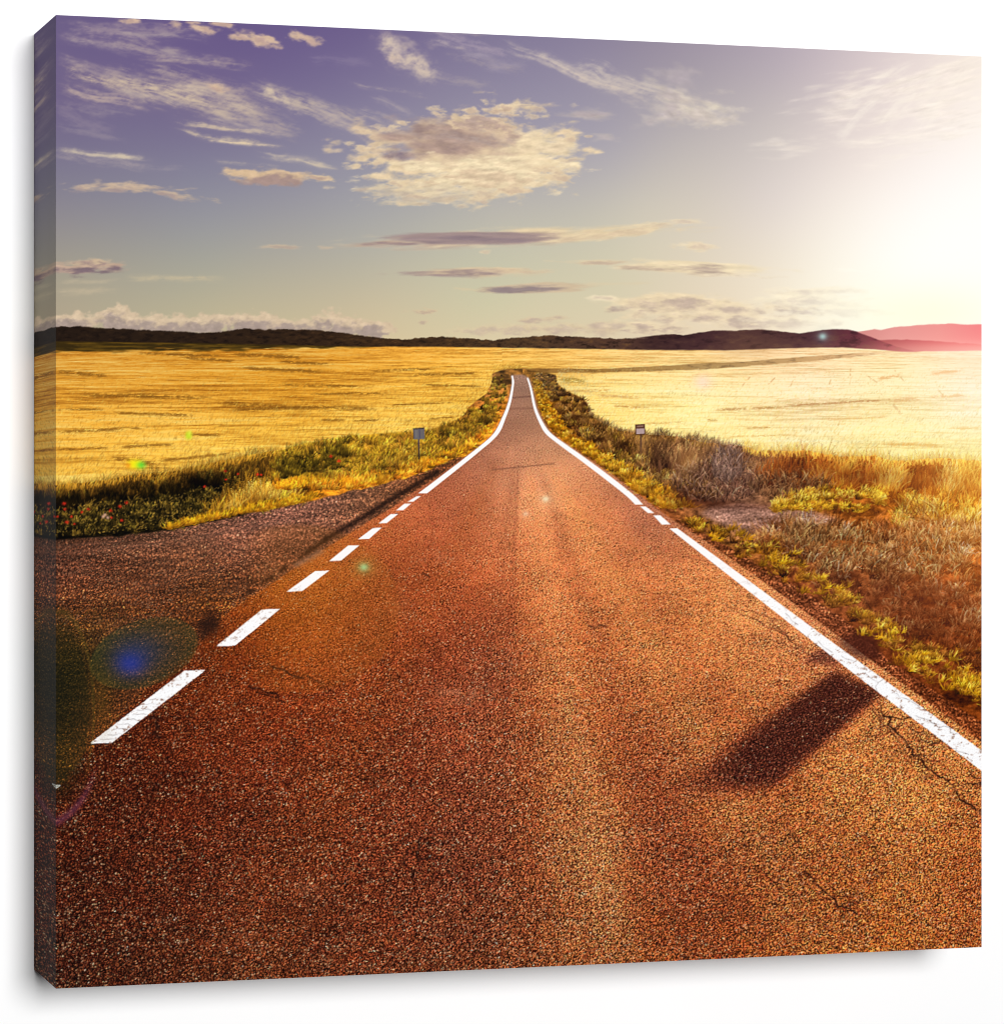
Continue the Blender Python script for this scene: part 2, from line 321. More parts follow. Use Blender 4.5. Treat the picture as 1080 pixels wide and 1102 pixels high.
# ------------------------------------------------------------------ fields
ft = np.where(X < 700, curve([(0,366),(60,367),(200,369),(400,373),(500,373.5),(600,375),(700,376.5)], X), curve([(700,376.5),(780,377),(850,374.5),(905,373.8),(940,376),(970,378.5),(1080,377)], X))
ft = ft+1.1*(fbm(X/16, Y*0, 315, 3)-.5)
dep = np.clip((Y-370)/120, 0, 1.2)
warp = 5*(fbm(X/160., Y/60., 320, 3)-.5)*(.5+dep)
yy = Y+warp+np.where(X < 540, -.03*(X-300)*dep, .02*(X-800))
k = .55+1.1*dep
st = .36*fbm(X/(34*k), yy/(1.9*k), 321, 3, .6)+.4*fbm(X/(90*k), yy/(5*k), 325, 3, .6)+.24*fbm(X/(8*k), yy/(1.3*k), 328, 3, .65)
big = fbm(X/170., yy/14., 331, 3)
FLD = field([(60,385,(200,136,44)),(60,430,(218,154,50)),(60,470,(232,170,60)),(60,515,(232,176,62)),(200,390,(204,138,40)),(200,430,(224,160,54)),(200,480,(243,186,70)),(330,385,(208,142,42)),(330,430,(222,156,46)),(330,470,(244,190,72)),
  (450,385,(232,168,62)),(450,420,(236,178,66)),(450,455,(244,192,80)),(540,380,(234,176,80)),(540,392,(240,186,82)),(500,430,(236,180,66)),
  (640,382,(240,190,106)),(660,420,(252,214,128)),(660,455,(250,212,116)),(760,382,(244,206,130)),(760,420,(255,228,154)),(780,465,(255,226,138)),(880,382,(250,216,148)),(880,430,(255,232,168)),(900,475,(255,230,142)),
  (960,395,(255,226,150)),(1050,385,(255,214,150)),(1050,430,(255,232,176)),(1050,485,(255,232,130)),(980,470,(255,232,140))])
s_ = (st-.5)*2.8+(big-.5)*1.1
dk = np.clip(-s_, 0, 1); lt = np.clip(s_, 0, 1)
amt = ramp(X, [(60,(230,0,0)),(500,(215,0,0)),(640,(150,0,0)),(900,(120,0,0)),(1056,(95,0,0))])[..., 0]
FLD = np.clip(FLD*ramp(X, [(60,(255,255,255)),(1080,(255,255,255))])*lerp(np.array([1.07, 1.07, 1.05], np.float32), np.array([1.05, 1.025, 1.13], np.float32), ss(580, 900, X)), 0, 1.04)
fc = FLD*(1-(dk*amt)[..., None]*np.array([.5, .66, .95], np.float32))
fc = fc+(1-fc)*(lt*.75)[..., None]*np.array([.95, .75, .45], np.float32)
fb = band(.5, 1.4); fc *= (1+(.006+.008*dep)*fb*(1-.5*ss(600, 900, X)))[..., None]
# flattened dark patches and rows in the standing crop
def patch(x0, y0, x1, y1, th, col, al, sd):
    w = win(min(x0, x1)-25, min(y0, y1)-th*3, max(x0, x1)+25, max(y0, y1)+th*3)
    t = (X[w]-x0)/(x1-x0+1e-6); r = Y[w]-(y0+(y1-y0)*t)
    e = np.exp(-(r/th)**2)*ss(-.1, .15, t)*(1-ss(.8, 1.1, t))
    n = .5*fbm(X[w]/13., Y[w]/1.5, sd, 4, .65)+.5*fbm(X[w]/3.2, Y[w]/1.4, sd+5, 3, .7)
    fc[w] += (C(*col)-fc[w])*(np.clip(e*ss(.4, .62, n+.2*(e-.5)), 0, 1)*al*.9)[..., None]
for i, p in enumerate([(196,384,254,389,2.6),(250,381,330,385,3),(150,380,240,383,2),(300,389,360,392,2),(238,434,332,440,3.4),(250,441,340,438,2.4),(322,438,405,440,3.4),(345,452,372,452,1.8),(378,453,408,452,1.8),(120,444,210,447,2.2),(60,465,160,460,2.4),(90,425,230,428,3),(56,399,120,405,3),
    (120,493,170,499,3),(170,496,260,487,2.4),(200,468,240,468,2),(130,481,190,478,2),(420,436,492,433,1.5),(462,451,490,449,1.5),(260,396,350,400,2.4),(400,399,470,397,2),(440,404,520,401,2),(300,414,400,416,2),(455,414,520,416,1.6),(330,424,420,423,1.5),(60,441,110,440,1.6),(60,484,120,482,2)]):
    patch(*p, (122,76,18), .85, 340+i)
for i, p in enumerate([(600,408,632,410,3.2,(150,118,40)),(770,441,850,438,1.7,(176,120,60)),(840,437,960,430,1.6,(170,110,60)),(660,437,700,439,1.5,(190,130,60)),(760,452,772,452,2.2,(190,140,70)),(800,461,830,460,1.6,(196,140,70)),(960,431,990,429,3,(214,150,90)),(945,407,970,404,2.5,(226,160,96)),(1000,402,1040,398,2.5,(236,160,100)),(1000,428,1040,425,2.5,(226,160,100)),(950,477,1015,480,3,(226,160,74)),(1020,461,1056,461,2,(230,170,90)),(640,425,690,428,1.8,(206,150,80)),(690,456,740,454,1.6,(214,160,80)),(780,470,860,468,1.4,(220,170,90)),(880,452,960,448,1.4,(224,170,100)),(600,421,660,420,1.4,(206,150,76))]):
    patch(p[0], p[1], p[2], p[3], p[4], p[5], .85, 380+i)
for x0, y0, x1, y1 in [(812,400,792,422),(858,400,850,416),(897,400,890,418),(915,396,914,416),(952,424,968,446),(956,428,975,452),(945,418,957,440),(836,404,826,414),(962,398,974,412),(1008,418,1020,432),(840,440,834,452),(930,402,944,412)]:
    n = 40; t = np.linspace(0, 1, n); wob = rng.normal(0, .5, n)
    j = win(min(x0, x1)-4, min(y0, y1)-4, max(x0, x1)+4, max(y0, y1)+4)
    d = np.abs((X[j]-x0)*(y1-y0)-(Y[j]-y0)*(x1-x0))/np.hypot(x1-x0, y1-y0)
    t_ = ((X[j]-x0)*(x1-x0)+(Y[j]-y0)*(y1-y0))/((x1-x0)**2+(y1-y0)**2)
    al = np.exp(-(d/.7)**2)*ss(-.05, .1, t_)*(1-ss(.9, 1.05, t_))*ss(.4, .7, fbm(X[j]/3., Y[j]/3., 411, 2))*.6
    fc[j] += (C(196,140,84)-fc[j])*al[..., None]
# strip of green crop in the hill's shade
gs = curve([(0,379),(60,379),(120,378.5),(180,376.5),(260,376),(330,375),(400,374.5),(430,372)], X)+7*(fbm(X/22., Y/3., 420, 3)-.5)
ag = (1-ss(-1.5, 1.5, Y-gs))*(1-ss(380, 430, X))
gcol = lerp(C(52,38,10), C(104,76,18), ss(.35, .75, fbm(X/22., Y/1.8, 422, 4))*.8+0*X)
fc += (gcol-fc)*ag[..., None]
af = ss(-.8, .8, Y-ft)
IMG += (fc-IMG)*af[..., None]
LAND[af > .5] = 1                                 # 1 field
# hedge bank crossing the far right field
bu = curve([(520,397),(560,396),(640,397),(700,394.5),(760,390.5),(800,389),(850,385),(900,381.5),(950,378.5),(975,377.5)], X)+1.2*(fbm(X/9, Y*0, 425, 3)-.5)
bl = curve([(520,402),(560,401),(640,401),(700,399.5),(760,397.5),(800,394.5),(850,390.5),(900,386),(950,381),(975,379)], X)+1.4*(fbm(X/7, Y*0, 427, 3)-.5)
ab = ss(-.7, .7, Y-bu)*(1-ss(-.7, .7, Y-bl))*ss(530, 545, X)*(1-ss(900, 985, X))
bc = lerp(ramp(X, [(560,(128,84,36)),(640,(140,98,44)),(760,(152,116,66)),(860,(182,138,86)),(950,(214,160,110))]), C(70,44,24), ss(.45, .8, fbm(X/7., Y/1.8, 429, 4))*.55)
IMG += (bc-IMG)*(ab*.8)[..., None]

# ------------------------------------------------------------------ verges
VT = [(0,524),(60,522),(85,520),(113,517),(141,511),(185,508),(224,498.6),(266,490),(308,483),(324,478),(372,469.5),(420,466),(444,464.7),(468.5,460),(492.6,451.5),(500,446),(503,438),(512,432),(524,422.6),(528.7,411.8),(529.5,402),(540.7,397.6),(560,396.5),(600,398)]
vt = curve(VT, X)+2.4*(fbm(X/5., Y*0, 430, 3, .7)-.5)
aL = ss(-1, 1, Y-vt)*(X < 562)
VL = field([(60,530,(30,20,8)),(60,550,(42,28,12)),(60,570,(24,15,9)),(110,525,(34,23,8)),(130,560,(44,36,16)),(185,520,(28,20,7)),(185,560,(38,29,13)),(240,510,(44,32,10)),(240,545,(26,19,7)),(270,500,(96,70,18)),(285,535,(112,74,18)),(330,495,(104,84,22)),(330,525,(170,108,26)),(380,480,(146,110,28)),(390,505,(156,104,36)),(440,480,(146,106,36)),(450,500,(178,124,28)),(480,470,(140,100,32)),(500,455,(150,106,40)),(520,440,(156,92,42)),(535,420,(150,98,46)),(540,400,(130,86,38)),(500,490,(190,132,34)),(560,396,(130,86,36)),(40,620,(40,24,14))])
n1 = fbm(X/6., Y/3.4, 433, 4, .65); n2 = fbm(X/26., Y/9., 437, 3)
vc = VL*(.5+1.25*n1)[..., None]
vc = lerp(vc, vc*.35, ss(.56, .72, n2)*ss(300, 420, X)*.8)
IMG += (vc-IMG)*aL[..., None]
LAND[(aL > .5)] = 2                               # 2 left verge
# right verge
RT = [(560,397),(582,400),(597.5,403),(598.7,411.8),(608,420),(628,429),(632,436),(634,446),(644,452.7),(666,463.5),(692.6,467),(717,468.5),(740,472),(762,476.5),(803,480),(813,485),(868,485),(905,491),(940,490),(960,496),(1008,493),(1080,497)]
rt = curve(RT, X)+3.2*(fbm(X/4., Y*0, 440, 3, .75)-.5)*ss(600, 720, X)
aR = ss(-1.2, 1.2, Y-rt)*(X >= 562)
VR = np.array([1.1, 1.06, 1.02], np.float32)*field([(580,405,(140,96,40)),(590,430,(150,108,36)),(600,455,(150,104,46)),(620,430,(120,84,36)),(620,455,(120,84,46)),(640,470,(104,70,40)),(650,490,(98,64,36)),(690,480,(110,74,40)),(690,505,(112,76,36)),(730,485,(120,92,48)),(730,515,(120,86,52)),(760,500,(112,80,52)),(770,530,(104,76,58)),(810,500,(112,74,46)),(810,530,(112,82,62)),(860,500,(118,70,34)),(860,530,(120,84,44)),(900,505,(130,74,34)),(950,510,(140,76,30)),(960,540,(140,84,34)),(1000,515,(168,88,34)),(1050,510,(196,104,36)),(1050,545,(200,116,40)),(800,560,(130,98,78)),
  (740,570,(112,72,40)),(790,600,(116,76,34)),(850,590,(112,70,44)),(900,570,(120,72,36)),(900,620,(112,68,44)),(960,600,(126,72,38)),(1050,590,(168,90,40)),(980,660,(98,54,32)),(1050,660,(118,60,34)),(930,680,(104,60,34)),(1050,740,(96,56,26)),(1050,800,(110,58,30)),(960,740,(96,52,32)),(820,640,(120,66,36)),(700,560,(150,88,52))])
n1 = fbm(X/5., Y/4., 443, 4, .65); n2 = fbm(X/22., Y/12., 447, 3)
vc = VR*(.25+1.35*n1)[..., None]
vc = lerp(vc, vc*.5, ss(.55, .72, n2)*.6)
IMG += (vc-IMG)*aR[..., None]
LAND[aR > .5] = 3                                 # 3 right verge

# ------------------------------------------------------------------ gravel pull-off
GT = [(0,584),(60,580),(127,576),(183,569.5),(224,561),(280,550),(308,544.5),(343,537),(396,524),(435,514),(468.5,502),(490,492)]
gt = curve(GT, X)+4*(fbm(X/12., Y/20., 450, 3)-.5)
aG = ss(-1.5, 2.0, Y-gt)*(X < 500)
GV = np.array([1.08, 1.04, .94], np.float32)*field([(60,600,(84,48,38)),(60,580,(66,40,26)),(60,640,(78,42,26)),(150,590,(92,58,44)),(150,640,(86,46,26)),(240,570,(108,70,58)),(250,600,(104,62,46)),(230,640,(84,46,22)),(330,550,(110,72,62)),(340,575,(94,58,46)),(400,530,(106,70,52)),(440,515,(108,66,44)),(60,700,(40,26,10)),(60,760,(22,15,6)),(100,700,(50,34,14)),(180,690,(70,38,22)),(120,790,(84,44,22)),(60,830,(60,36,12)),(60,900,(84,40,22)),(300,700,(110,56,28))])
gn = band(.75, 2.2); gc_ = band(1.4, 4.)
streak = fbm(X/26., (Y+.1*X)/3.2, 453, 4, .6)
gm = GV*np.exp(.2*band(.5, 1.3)*(.6+ss(560, 660, Y))+.12*gn+.08*gc_+.8*(streak-.5)+.8*(fbm(X/60., Y/16., 457, 4)-.5))[..., None]
sp = ss(1.5, 2.6, band(.55, 1.6))*ss(.42, .62, fbm(X/24., Y/9., 455, 3))*ss(540, 640, Y+.15*(300-X))
gm = lerp(gm, C(214,150,100), sp*.6*(1-ss(650, 700, Y)))
IMG += (gm-IMG)*aG[..., None]
LAND[aG > .5] = 4                                 # 4 gravel
# wheel tracks on the gravel
for x0, y0, x1, y1, th, al in [(60,596,190,583,3,.35),(60,588,140,582,2,.4),(190,583,330,556,3,.3),(120,640,260,606,6,.25)]:
    t = (X-x0)/(x1-x0); r = Y-(y0+(y1-y0)*t); IMG += (C(142,98,80)-IMG)*(np.exp(-(r/th)**2)*ss(-.05, .2, t)*(1-ss(.75, 1.05, t))*al*.6*(aG > 0))[..., None]

# ------------------------------------------------------------------ path and dirt on the right
pm = poly([(752,553),(764,545),(800,542),(842,546),(880,552),(905,560),(880,566),(850,573),(812,574),(780,566)]); pm = blur(pm, 3.)
pc = C(142,108,94)*np.exp(.12*gn+.9*(fbm(X/16., Y/3., 460, 3)-.5))[..., None]
IMG += (pc-IMG)*(pm*.85)[..., None]
PATH = pm > .55

# ------------------------------------------------------------------ road
RL = [(549.3,403.5),(550,413),(546,432),(539.5,449),(529,468),(505,487.6),(474,510.5),(444,530.4),(420,547),(395,562),(360,584),(325,606),(291,629),(255,652),(229,675),(200,708),(150,752),(96,808),(60,852),(20,890)]
RR = [(562,403),(569.5,407),(573.5,418),(579,439.4),(587,456),(595,467),(612,479),(637,496),(663,514),(690,534.5),(720,557),(760,583),(830,632),(900,683),(980,742),(1090,824)]
RL, RR = smooth(RL), smooth(RR)
RD = RL+[(20,1102),(1090,1102)]+RR[::-1]
rm = poly(RD)
rmb = blur(rm, 1.)
e_ = 2.2*(fbm(X/3., Y/3., 470, 3)-.5)
edge = np.where((X < 300) & (Y > 640), blur(rm, 9.)+.45*(fbm(X/9., Y/9., 471, 3)-.5), rmb)
rm_ = np.where((X < 300) & (Y > 640), ss(.35, .65, edge), rmb)
ROADC = field([(555,408,(158,112,88)),(560,430,(150,100,74)),(540,470,(164,104,74)),(600,475,(170,112,78)),(560,500,(184,118,82)),(500,520,(168,96,64)),(640,520,(188,116,76)),(580,545,(198,124,80)),(470,570,(164,88,54)),(660,560,(182,106,68)),(690,570,(166,98,66)),
  (420,600,(160,84,46)),(520,620,(164,86,50)),(600,620,(196,112,66)),(680,620,(190,108,64)),(760,630,(200,116,66)),(800,660,(206,122,70)),(330,650,(152,80,34)),(300,700,(136,66,30)),(420,700,(140,70,38)),(530,720,(142,74,44)),(620,720,(180,98,54)),(700,700,(178,96,54)),(800,720,(196,110,62)),(880,700,(190,108,64)),
  (160,800,(96,44,22)),(220,760,(118,56,28)),(120,870,(92,42,22)),(60,900,(84,38,20)),(250,850,(112,52,28)),(380,800,(128,62,34)),(500,820,(134,68,40)),(600,820,(166,88,48)),(640,860,(170,92,50)),(720,830,(150,78,44)),(780,770,(170,90,50)),(950,800,(196,116,62)),(1000,860,(196,116,60)),(1050,900,(186,104,52)),
  (60,1000,(82,38,22)),(150,1000,(94,44,24)),(280,940,(106,50,28)),(300,1030,(102,50,28)),(420,900,(116,56,32)),(420,1010,(112,54,30)),(530,920,(126,64,38)),(540,1010,(124,64,36)),(640,960,(160,86,46)),(700,920,(148,78,44)),(720,1020,(146,76,38)),(800,960,(146,76,40)),(850,880,(172,96,50)),(880,1000,(158,84,40)),(980,960,(180,100,48)),(1040,1000,(170,90,42)),(200,1060,(90,44,24)),(1000,1040,(172,94,42))])
g1 = band(.5, 1.25); g2_ = band(.62, 1.6); g3 = band(1.3, 4.); g4 = band(4., 12.)
dn = np.clip((Y-430)/560, 0, 1.1)
wm = ss(.1, .8, dn)
gr = g1*(1-wm)+(.62*g1+(.62*g2_+.2*g3))*wm
con = (.055+.56*dn**1.4).astype(np.float32)
lowf = fbm(X/80., Y/46., 480, 5, .6)-.5
clump = ss(.42, .7, fbm(X/16., Y/9., 487, 4, .65))
hue = blur(rng.normal(0, 1, (NY, NX, 3)).astype(np.float32), .8); hue /= hue.std()
def grain(base, k=1.):
    c = con*k*(.8+.45*clump)
    lo_ = np.clip(-gr-.1, 0, 3)*c; hi_ = np.clip(gr-.15, 0, 4)**1.25*c
    o = base*(1+.05*(con/.45)[..., None]*hue)
    o = lerp(o, C(22,6,4), 1-np.exp(-1.55*lo_))
    return lerp(o, np.minimum(base*1.32+C(62,46,36), 1), 1-np.exp(-1.45*hi_))
ROADC = np.clip(C(146,78,44)+(ROADC-C(146,78,44))*1.28, .02, 1)
rc = ROADC*np.array([1.06, 1.06, 1.08], np.float32)*ramp(dn, [(0,(255,255,255)),(.5,(246,244,244)),(1,(224,218,214))])*np.exp(.42*lowf+.05*g4*dn-.12*clump*dn)[..., None]
rc0 = rc
# worn wheel tracks: lighter lane and darker seams running to the vanishing point
u = (X-560.5)/np.maximum(Y-446, 6)
lane = .45+1.1*fbm(X/46., Y/34., 489, 4)
for u0, wd, c, al in [(.17,.055,(222,138,86),.42),(.09,.03,(214,136,84),.2),(-.05,.02,(84,42,32),.16),(-.12,.08,(96,54,42),.16),(.55,.13,(228,146,82),.34),(.34,.07,(112,58,38),.24),(.85,.1,(220,136,76),.2),(-.5,.12,(160,84,30),.12)]:
    rc = lerp(rc, C(*c)+0*rc, lane*np.exp(-((u-u0)/wd)**2)*al*ss(470, 540, Y)*(1-.35*ss(900, 1080, Y)))
# the long shadow cast over the near right of the pictured road (part of the printed picture)
sm = blur(poly([(898,721),(925,733),(952,746),(922,770),(884,803),(844,838),(826,848),(796,850),(756,850),(716,852),(770,812),(830,769),(864,745)]), 5.)
sfade = .2+.8*ss(722, 815, X+.4*(Y-800))
sm = lerp(sm[..., None], blur(sm, 9.)[..., None], 1-ss(780, 880, X))[..., 0]
rc = lerp(rc, C(62,30,24)+0*rc, sm*.95*sfade)
s2 = blur(poly([(864,713),(905,717),(898,700),(880,698)]), 3.5); rc = lerp(rc, C(92,50,40)+0*rc, s2*.85)
rc = grain(rc)
IMG += (rc-IMG)*rm_[..., None]
def stones(n, y0, y1, cols, w0, w1, keepf, size, pw=1.):
    by = y0+(y1-y0)*rnd(n)**pw; bx = rnd(n, 40, 1075)
    i = np.clip((by*S).astype(int), 0, NY-1); j = np.clip((bx*S).astype(int), 0, NX-1)
    ok = keepf[i, j] > rnd(n); bx, by = bx[ok], by[ok]; m = len(bx)
    d_ = np.clip((by-440)/560, .05, 1)*size
    c = pick(m, *cols, jit=.14); wg = rnd(m, w0, w1)*np.clip((by-430)/420, .18, 1)
    for k in range(3):                            # each stone is a little irregular cluster
        splat(bx+rng.normal(0, .45, m)*d_, by+rng.normal(0, .3, m)*d_, c, wg*.7, (36, y0-2, 1079, y1+3), 1.)
RF = rm_*(.35+.65*ss(.3, .65, fbm(X/34., Y/18., 493, 4)))*(1-.55*sm)
lump = np.exp(-((X-860)/110)**2-((Y-950)/70)**2)+np.exp(-((X-110)/90)**2-((Y-960)/110)**2)+.7*np.exp(-((X-520)/40)**2-((Y-980)/90)**2)
stones(40000, 800, 1080, [(22,7,5),(30,11,7)], .7, 1.7, rm_*np.clip(lump, 0, 1)*ss(.45, .6, fbm(X/7., Y/4., 495, 4)), 2.6)
stones(90000, 470, 1080, [(26,9,6),(40,15,9),(16,6,5)], .5, 1.4, RF, 1.7, .8)
stones(60000, 470, 1080, [(250,190,140),(232,150,96),(255,214,176),(214,124,70)], .35, 1.15, RF*ramp(X, [(60,(150,0,0)),(600,(200,0,0)),(1056,(255,0,0))])[..., 0], 1.5, .8)
stones(6500, 470, 1080, [(255,218,176),(250,200,150)], .8, 1.6, RF, 1., .7)
gy_ = IMG.mean(-1, keepdims=True); sat = np.clip((gy_+(IMG-gy_)*.97-.36)*1.17+.348, 0, 1)
sat = sat*lerp(np.ones(3, np.float32), np.array([1.03, .93, .9], np.float32), ss(560, 900, X)*ss(680, 900, Y))
IMG += (sat-IMG)*(rm_*ss(440, 560, Y))[..., None]
GF = aG*(1-rm_)*(1-ss(640, 700, Y))*(.2+.8*ss(.4, .62, fbm(X/30., Y/10., 494, 4)))
stones(60000, 505, 690, [(36,20,14),(50,28,20)], .5, 1.2, GF, 2.6)
stones(50000, 505, 690, [(196,140,104),(164,112,84),(226,176,136),(140,92,70)], .4, 1.1, GF, 2.4)
# dark lip along the left asphalt edge and dirt shoulder on the right
def line_mask(pts, wd):
    m = np.zeros((NY, NX), np.float32)
    for (x0, y0), (x1, y1) in zip(pts[:-1], pts[1:]):
        w = win(min(x0, x1)-wd*4-2, min(y0, y1)-wd*4-2, max(x0, x1)+wd*4+2, max(y0, y1)+wd*4+2)
        L2 = (x1-x0)**2+(y1-y0)**2+1e-9
        t = np.clip(((X[w]-x0)*(x1-x0)+(Y[w]-y0)*(y1-y0))/L2, 0, 1)
        d = np.hypot(X[w]-x0-t*(x1-x0), Y[w]-y0-t*(y1-y0))
        m[w] = np.maximum(m[w], np.exp(-(d/wd)**2))
    return m
IMG += (C(30,15,10)-IMG)*(line_mask([(470,508),(440,526),(415,541),(385,560),(350,580)], 3.2)*.8)[..., None]
IMG += (C(34,18,10)-IMG)*(line_mask([(352,580),(320,602),(291,622),(262,640)], 3.)*ss(.3, .55, fbm(X/9., Y/9., 481, 3))*.75)[..., None]
IMG += (C(34,16,10)-IMG)*(blur(poly([(212,668),(232,655),(238,678),(214,690)]), 5.)*.8)[..., None]
IMG += (C(150,112,92)-IMG)*(line_mask([(345,594),(320,608)], 3.5)*.55)[..., None]
DS = poly([(572,414),(580,438),(590,455),(600,466),(640,494),(690,532),(716,551),(790,592),(870,640),(910,668),(960,714),(1090,800),(1090,850),(980,745),(900,686),(830,635),(760,586),(700,541),(660,514),(612,482),(592,467),(580,448),(574,430)])
DS = ss(.3, .7, blur(DS, 3)+.5*(fbm(X/6., Y/6., 483, 3)-.5))
dc = ramp(Y, [(430,(150,100,54)),(560,(112,68,44)),(680,(96,56,38)),(800,(108,62,38))])*np.exp(.3*gn*ss(480, 640, Y)+1.4*(fbm(X/7., Y/4., 485, 4)-.5))[..., None]
IMG += (dc-IMG)*(DS*(1-ss(.35, .65, rm))*.9)[..., None]
IMG += (C(62,34,30)-IMG)*(blur(poly([(900,690),(925,678),(950,672),(944,690),(948,712),(920,708)]), 4.)*.75)[..., None]
RD_MASK = rm_ > .5
LAND[RD_MASK] = 5                                 # 5 road
# cracks in the asphalt
def crack(pts, wd, al, seed, rough=2.2):
    r = np.random.default_rng(seed); P = [np.array(pts[0], float)]
    for a, b in zip(pts[:-1], pts[1:]):
        a = np.array(a, float); b = np.array(b, float); n = max(2, int(np.hypot(*(b-a))/5))
        for i in range(1, n+1):
            p = a+(b-a)*i/n
            P.append(p+(r.normal(0, rough, 2)*np.array([1, .7]) if i < n else 0))
    q = np.array(P); w = win(q[:, 0].min()-8, q[:, 1].min()-8, q[:, 0].max()+8, q[:, 1].max()+8)
    xx, yy_ = X[w], Y[w]; m = np.zeros_like(xx)
    for (x0, y0), (x1, y1) in zip(q[:-1], q[1:]):
        t = np.clip(((xx-x0)*(x1-x0)+(yy_-y0)*(y1-y0))/((x1-x0)**2+(y1-y0)**2+1e-9), 0, 1)
        m = np.maximum(m, np.exp(-(np.hypot(xx-x0-t*(x1-x0), yy_-y0-t*(y1-y0))/wd)**2))
    over(w, C(24,8,6), m*(.55+.45*ss(.3, .6, fbm(xx/7., yy_/7., seed, 2)))*al)
for i, c in enumerate([([(944,756),(950,770),(962,785),(975,800),(990,815),(1005,832),(1020,842),(1032,860),(1045,866),(1056,874)],1.1,.9),([(950,770),(972,774),(985,770)],.8,.8),([(938,764),(948,776)],.8,.7),([(962,785),(975,778),(990,795),(1010,800)],.7,.6),([(1030,846),(1056,842)],.8,.7),([(1000,802),(1020,798)],.7,.6),
    ([(866,938),(878,952),(892,964),(906,976),(922,984)],1.,.85),([(846,886),(852,900),(862,906)],.9,.75),([(816,836),(826,846)],.8,.7),([(780,964),(812,964)],.8,.55),([(728,968),(748,972)],.8,.5),
    ([(452,902),(450,925),(470,922)],1.2,.8),([(452,908),(478,908)],.9,.6),([(443,935),(444,946)],1.2,.8),([(443,838),(443,848)],1.1,.8),([(497,862),(497,898)],.7,.5),([(460,896),(492,898)],.8,.5),
    ([(290,716),(312,726),(326,730)],1.2,.75),([(268,738),(300,750)],1.2,.8),([(276,745),(306,756)],.9,.6),([(330,728),(356,745)],.9,.6),([(168,778),(172,794)],2.4,.7),([(160,772),(174,774)],1.4,.6),
    ([(525,700),(522,760),(519,830),(512,900),(508,1040)],.8,.16),([(633,673),(653,674)],1.3,.5),([(545,560),(538,640),(527,700)],.7,.13),([(780,650),(810,666),(840,680),(865,700)],.7,.45),([(820,660),(850,690),(876,706)],.8,.5),([(700,596),(740,600),(770,604)],.7,.28),([(455,617),(462,621)],1.,.5)]):
    crack(c[0], c[1], c[2], 500+i)
for x, y, rx, ry, al in [(490,748,26,12,.28),(505,742,30,8,.18),(335,962,20,14,.25),(260,1010,30,14,.16),(430,655,16,10,.16),(470,600,22,8,.16),(560,520,60,10,.12),(545,716,20,16,.12)]:
    IMG += (C(196,140,108)-IMG)*(np.exp(-((X-x)/rx)**2-((Y-y)/ry)**2)*al*ss(.3, .65, fbm(X/9., Y/6., 540, 3)))[..., None]
_r = np.random.default_rng(77)
for i in range(34):
    t = _r.uniform(0, 1); x = 760+t*290; y = 600+t*222+_r.uniform(8, 60)*(.4+t); a_ = _r.uniform(-.3, 1.2); L_ = _r.uniform(10, 34)*(.5+t)
    crack([(x, y), (x+L_*.5*np.cos(a_), y+L_*.4*np.sin(a_)), (x+L_*np.cos(a_), y+L_*.75*np.sin(a_))], .45+.35*t, _r.uniform(.25, .6), 800+i, 1.9)
for i in range(22):
    x = _r.uniform(700, 980); y = _r.uniform(850, 1000); L_ = _r.uniform(8, 26)
    crack([(x, y), (x+L_, y+_r.uniform(-3, 9))], .7, _r.uniform(.2, .5), 850+i, 1.6)
# thin cable shadow and seams over the road further up
IMG += (C(84,48,38)-IMG)*(line_mask([(530,505.5),(565,502),(596,499)], .8)*.42)[..., None]
IMG += (C(80,48,44)-IMG)*(line_mask([(551,428),(571,426.5)], 1.)*.4)[..., None]
IMG += (C(100,62,50)-IMG)*(line_mask([(545,440),(577,439)], 1.2)*.3)[..., None]

# ------------------------------------------------------------------ road paint
LINES = {}
LINES['edge_left'] = poly(strip(smooth([(551,404.3,.9),(551.8,413,1.1),(548.4,432,1.5),(542.3,449,2.),(532.5,468,2.9),(510,487.6,3.6),(481,510.5,4.2),(454.5,531,4.8)])))
LINES['edge_far_right'] = poly(strip(smooth([(567.4,406.5,.9),(571,418,1.1),(575.6,439.4,1.5),(582.8,456,2.2),(590.5,467,3.2),(606,479,4.),(629.6,496,4.4),(653.5,514,4.7),(677.5,533,4.6),(687.5,543,4.2)])))
LINES['edge_near_right'] = poly([(720,568.8),(728.5,568.4),(780,606),(830,643),(880,680),(940,723.5),(1000,767),(1085,829),(1085,852),(1000,787),(930,734),(861,680),(800,632),(760,600.5)])
DASH = [[(96,800.5),(120,799.8),(222,720.6),(198,722)],[(232,695.8),(253,694.8),(302,655),(281.6,656)],[(308,636.9),(325.2,636.2),(354.4,614),(339,614.5)],[(353.7,603.9),(367,603.3),(387,586.7),(374.5,587)],[(385,580.4),(397,580),(411,567.5),(401,568.3)],[(407,563.3),(416,563),(428.5,553),(420,553.4)],[(426,549.2),(434,549),(442.5,541.8),(435,542)],[(438,540.2),(444.5,540),(453,533.8),(448,534)],[(54,850),(60,849.5),(66.5,844.8),(60,845)],
        [(688.5,545),(694.5,545),(704,552.2),(697,552.2)],[(702.5,554.5),(710,554.4),(721.5,564.4),(712,564.6)]]
for i, d in enumerate(DASH): LINES['dash_%d' % i] = poly(d)
wear = fbm(X/4., Y/3., 560, 4, .7)
LID = np.zeros((NY, NX), np.int16)
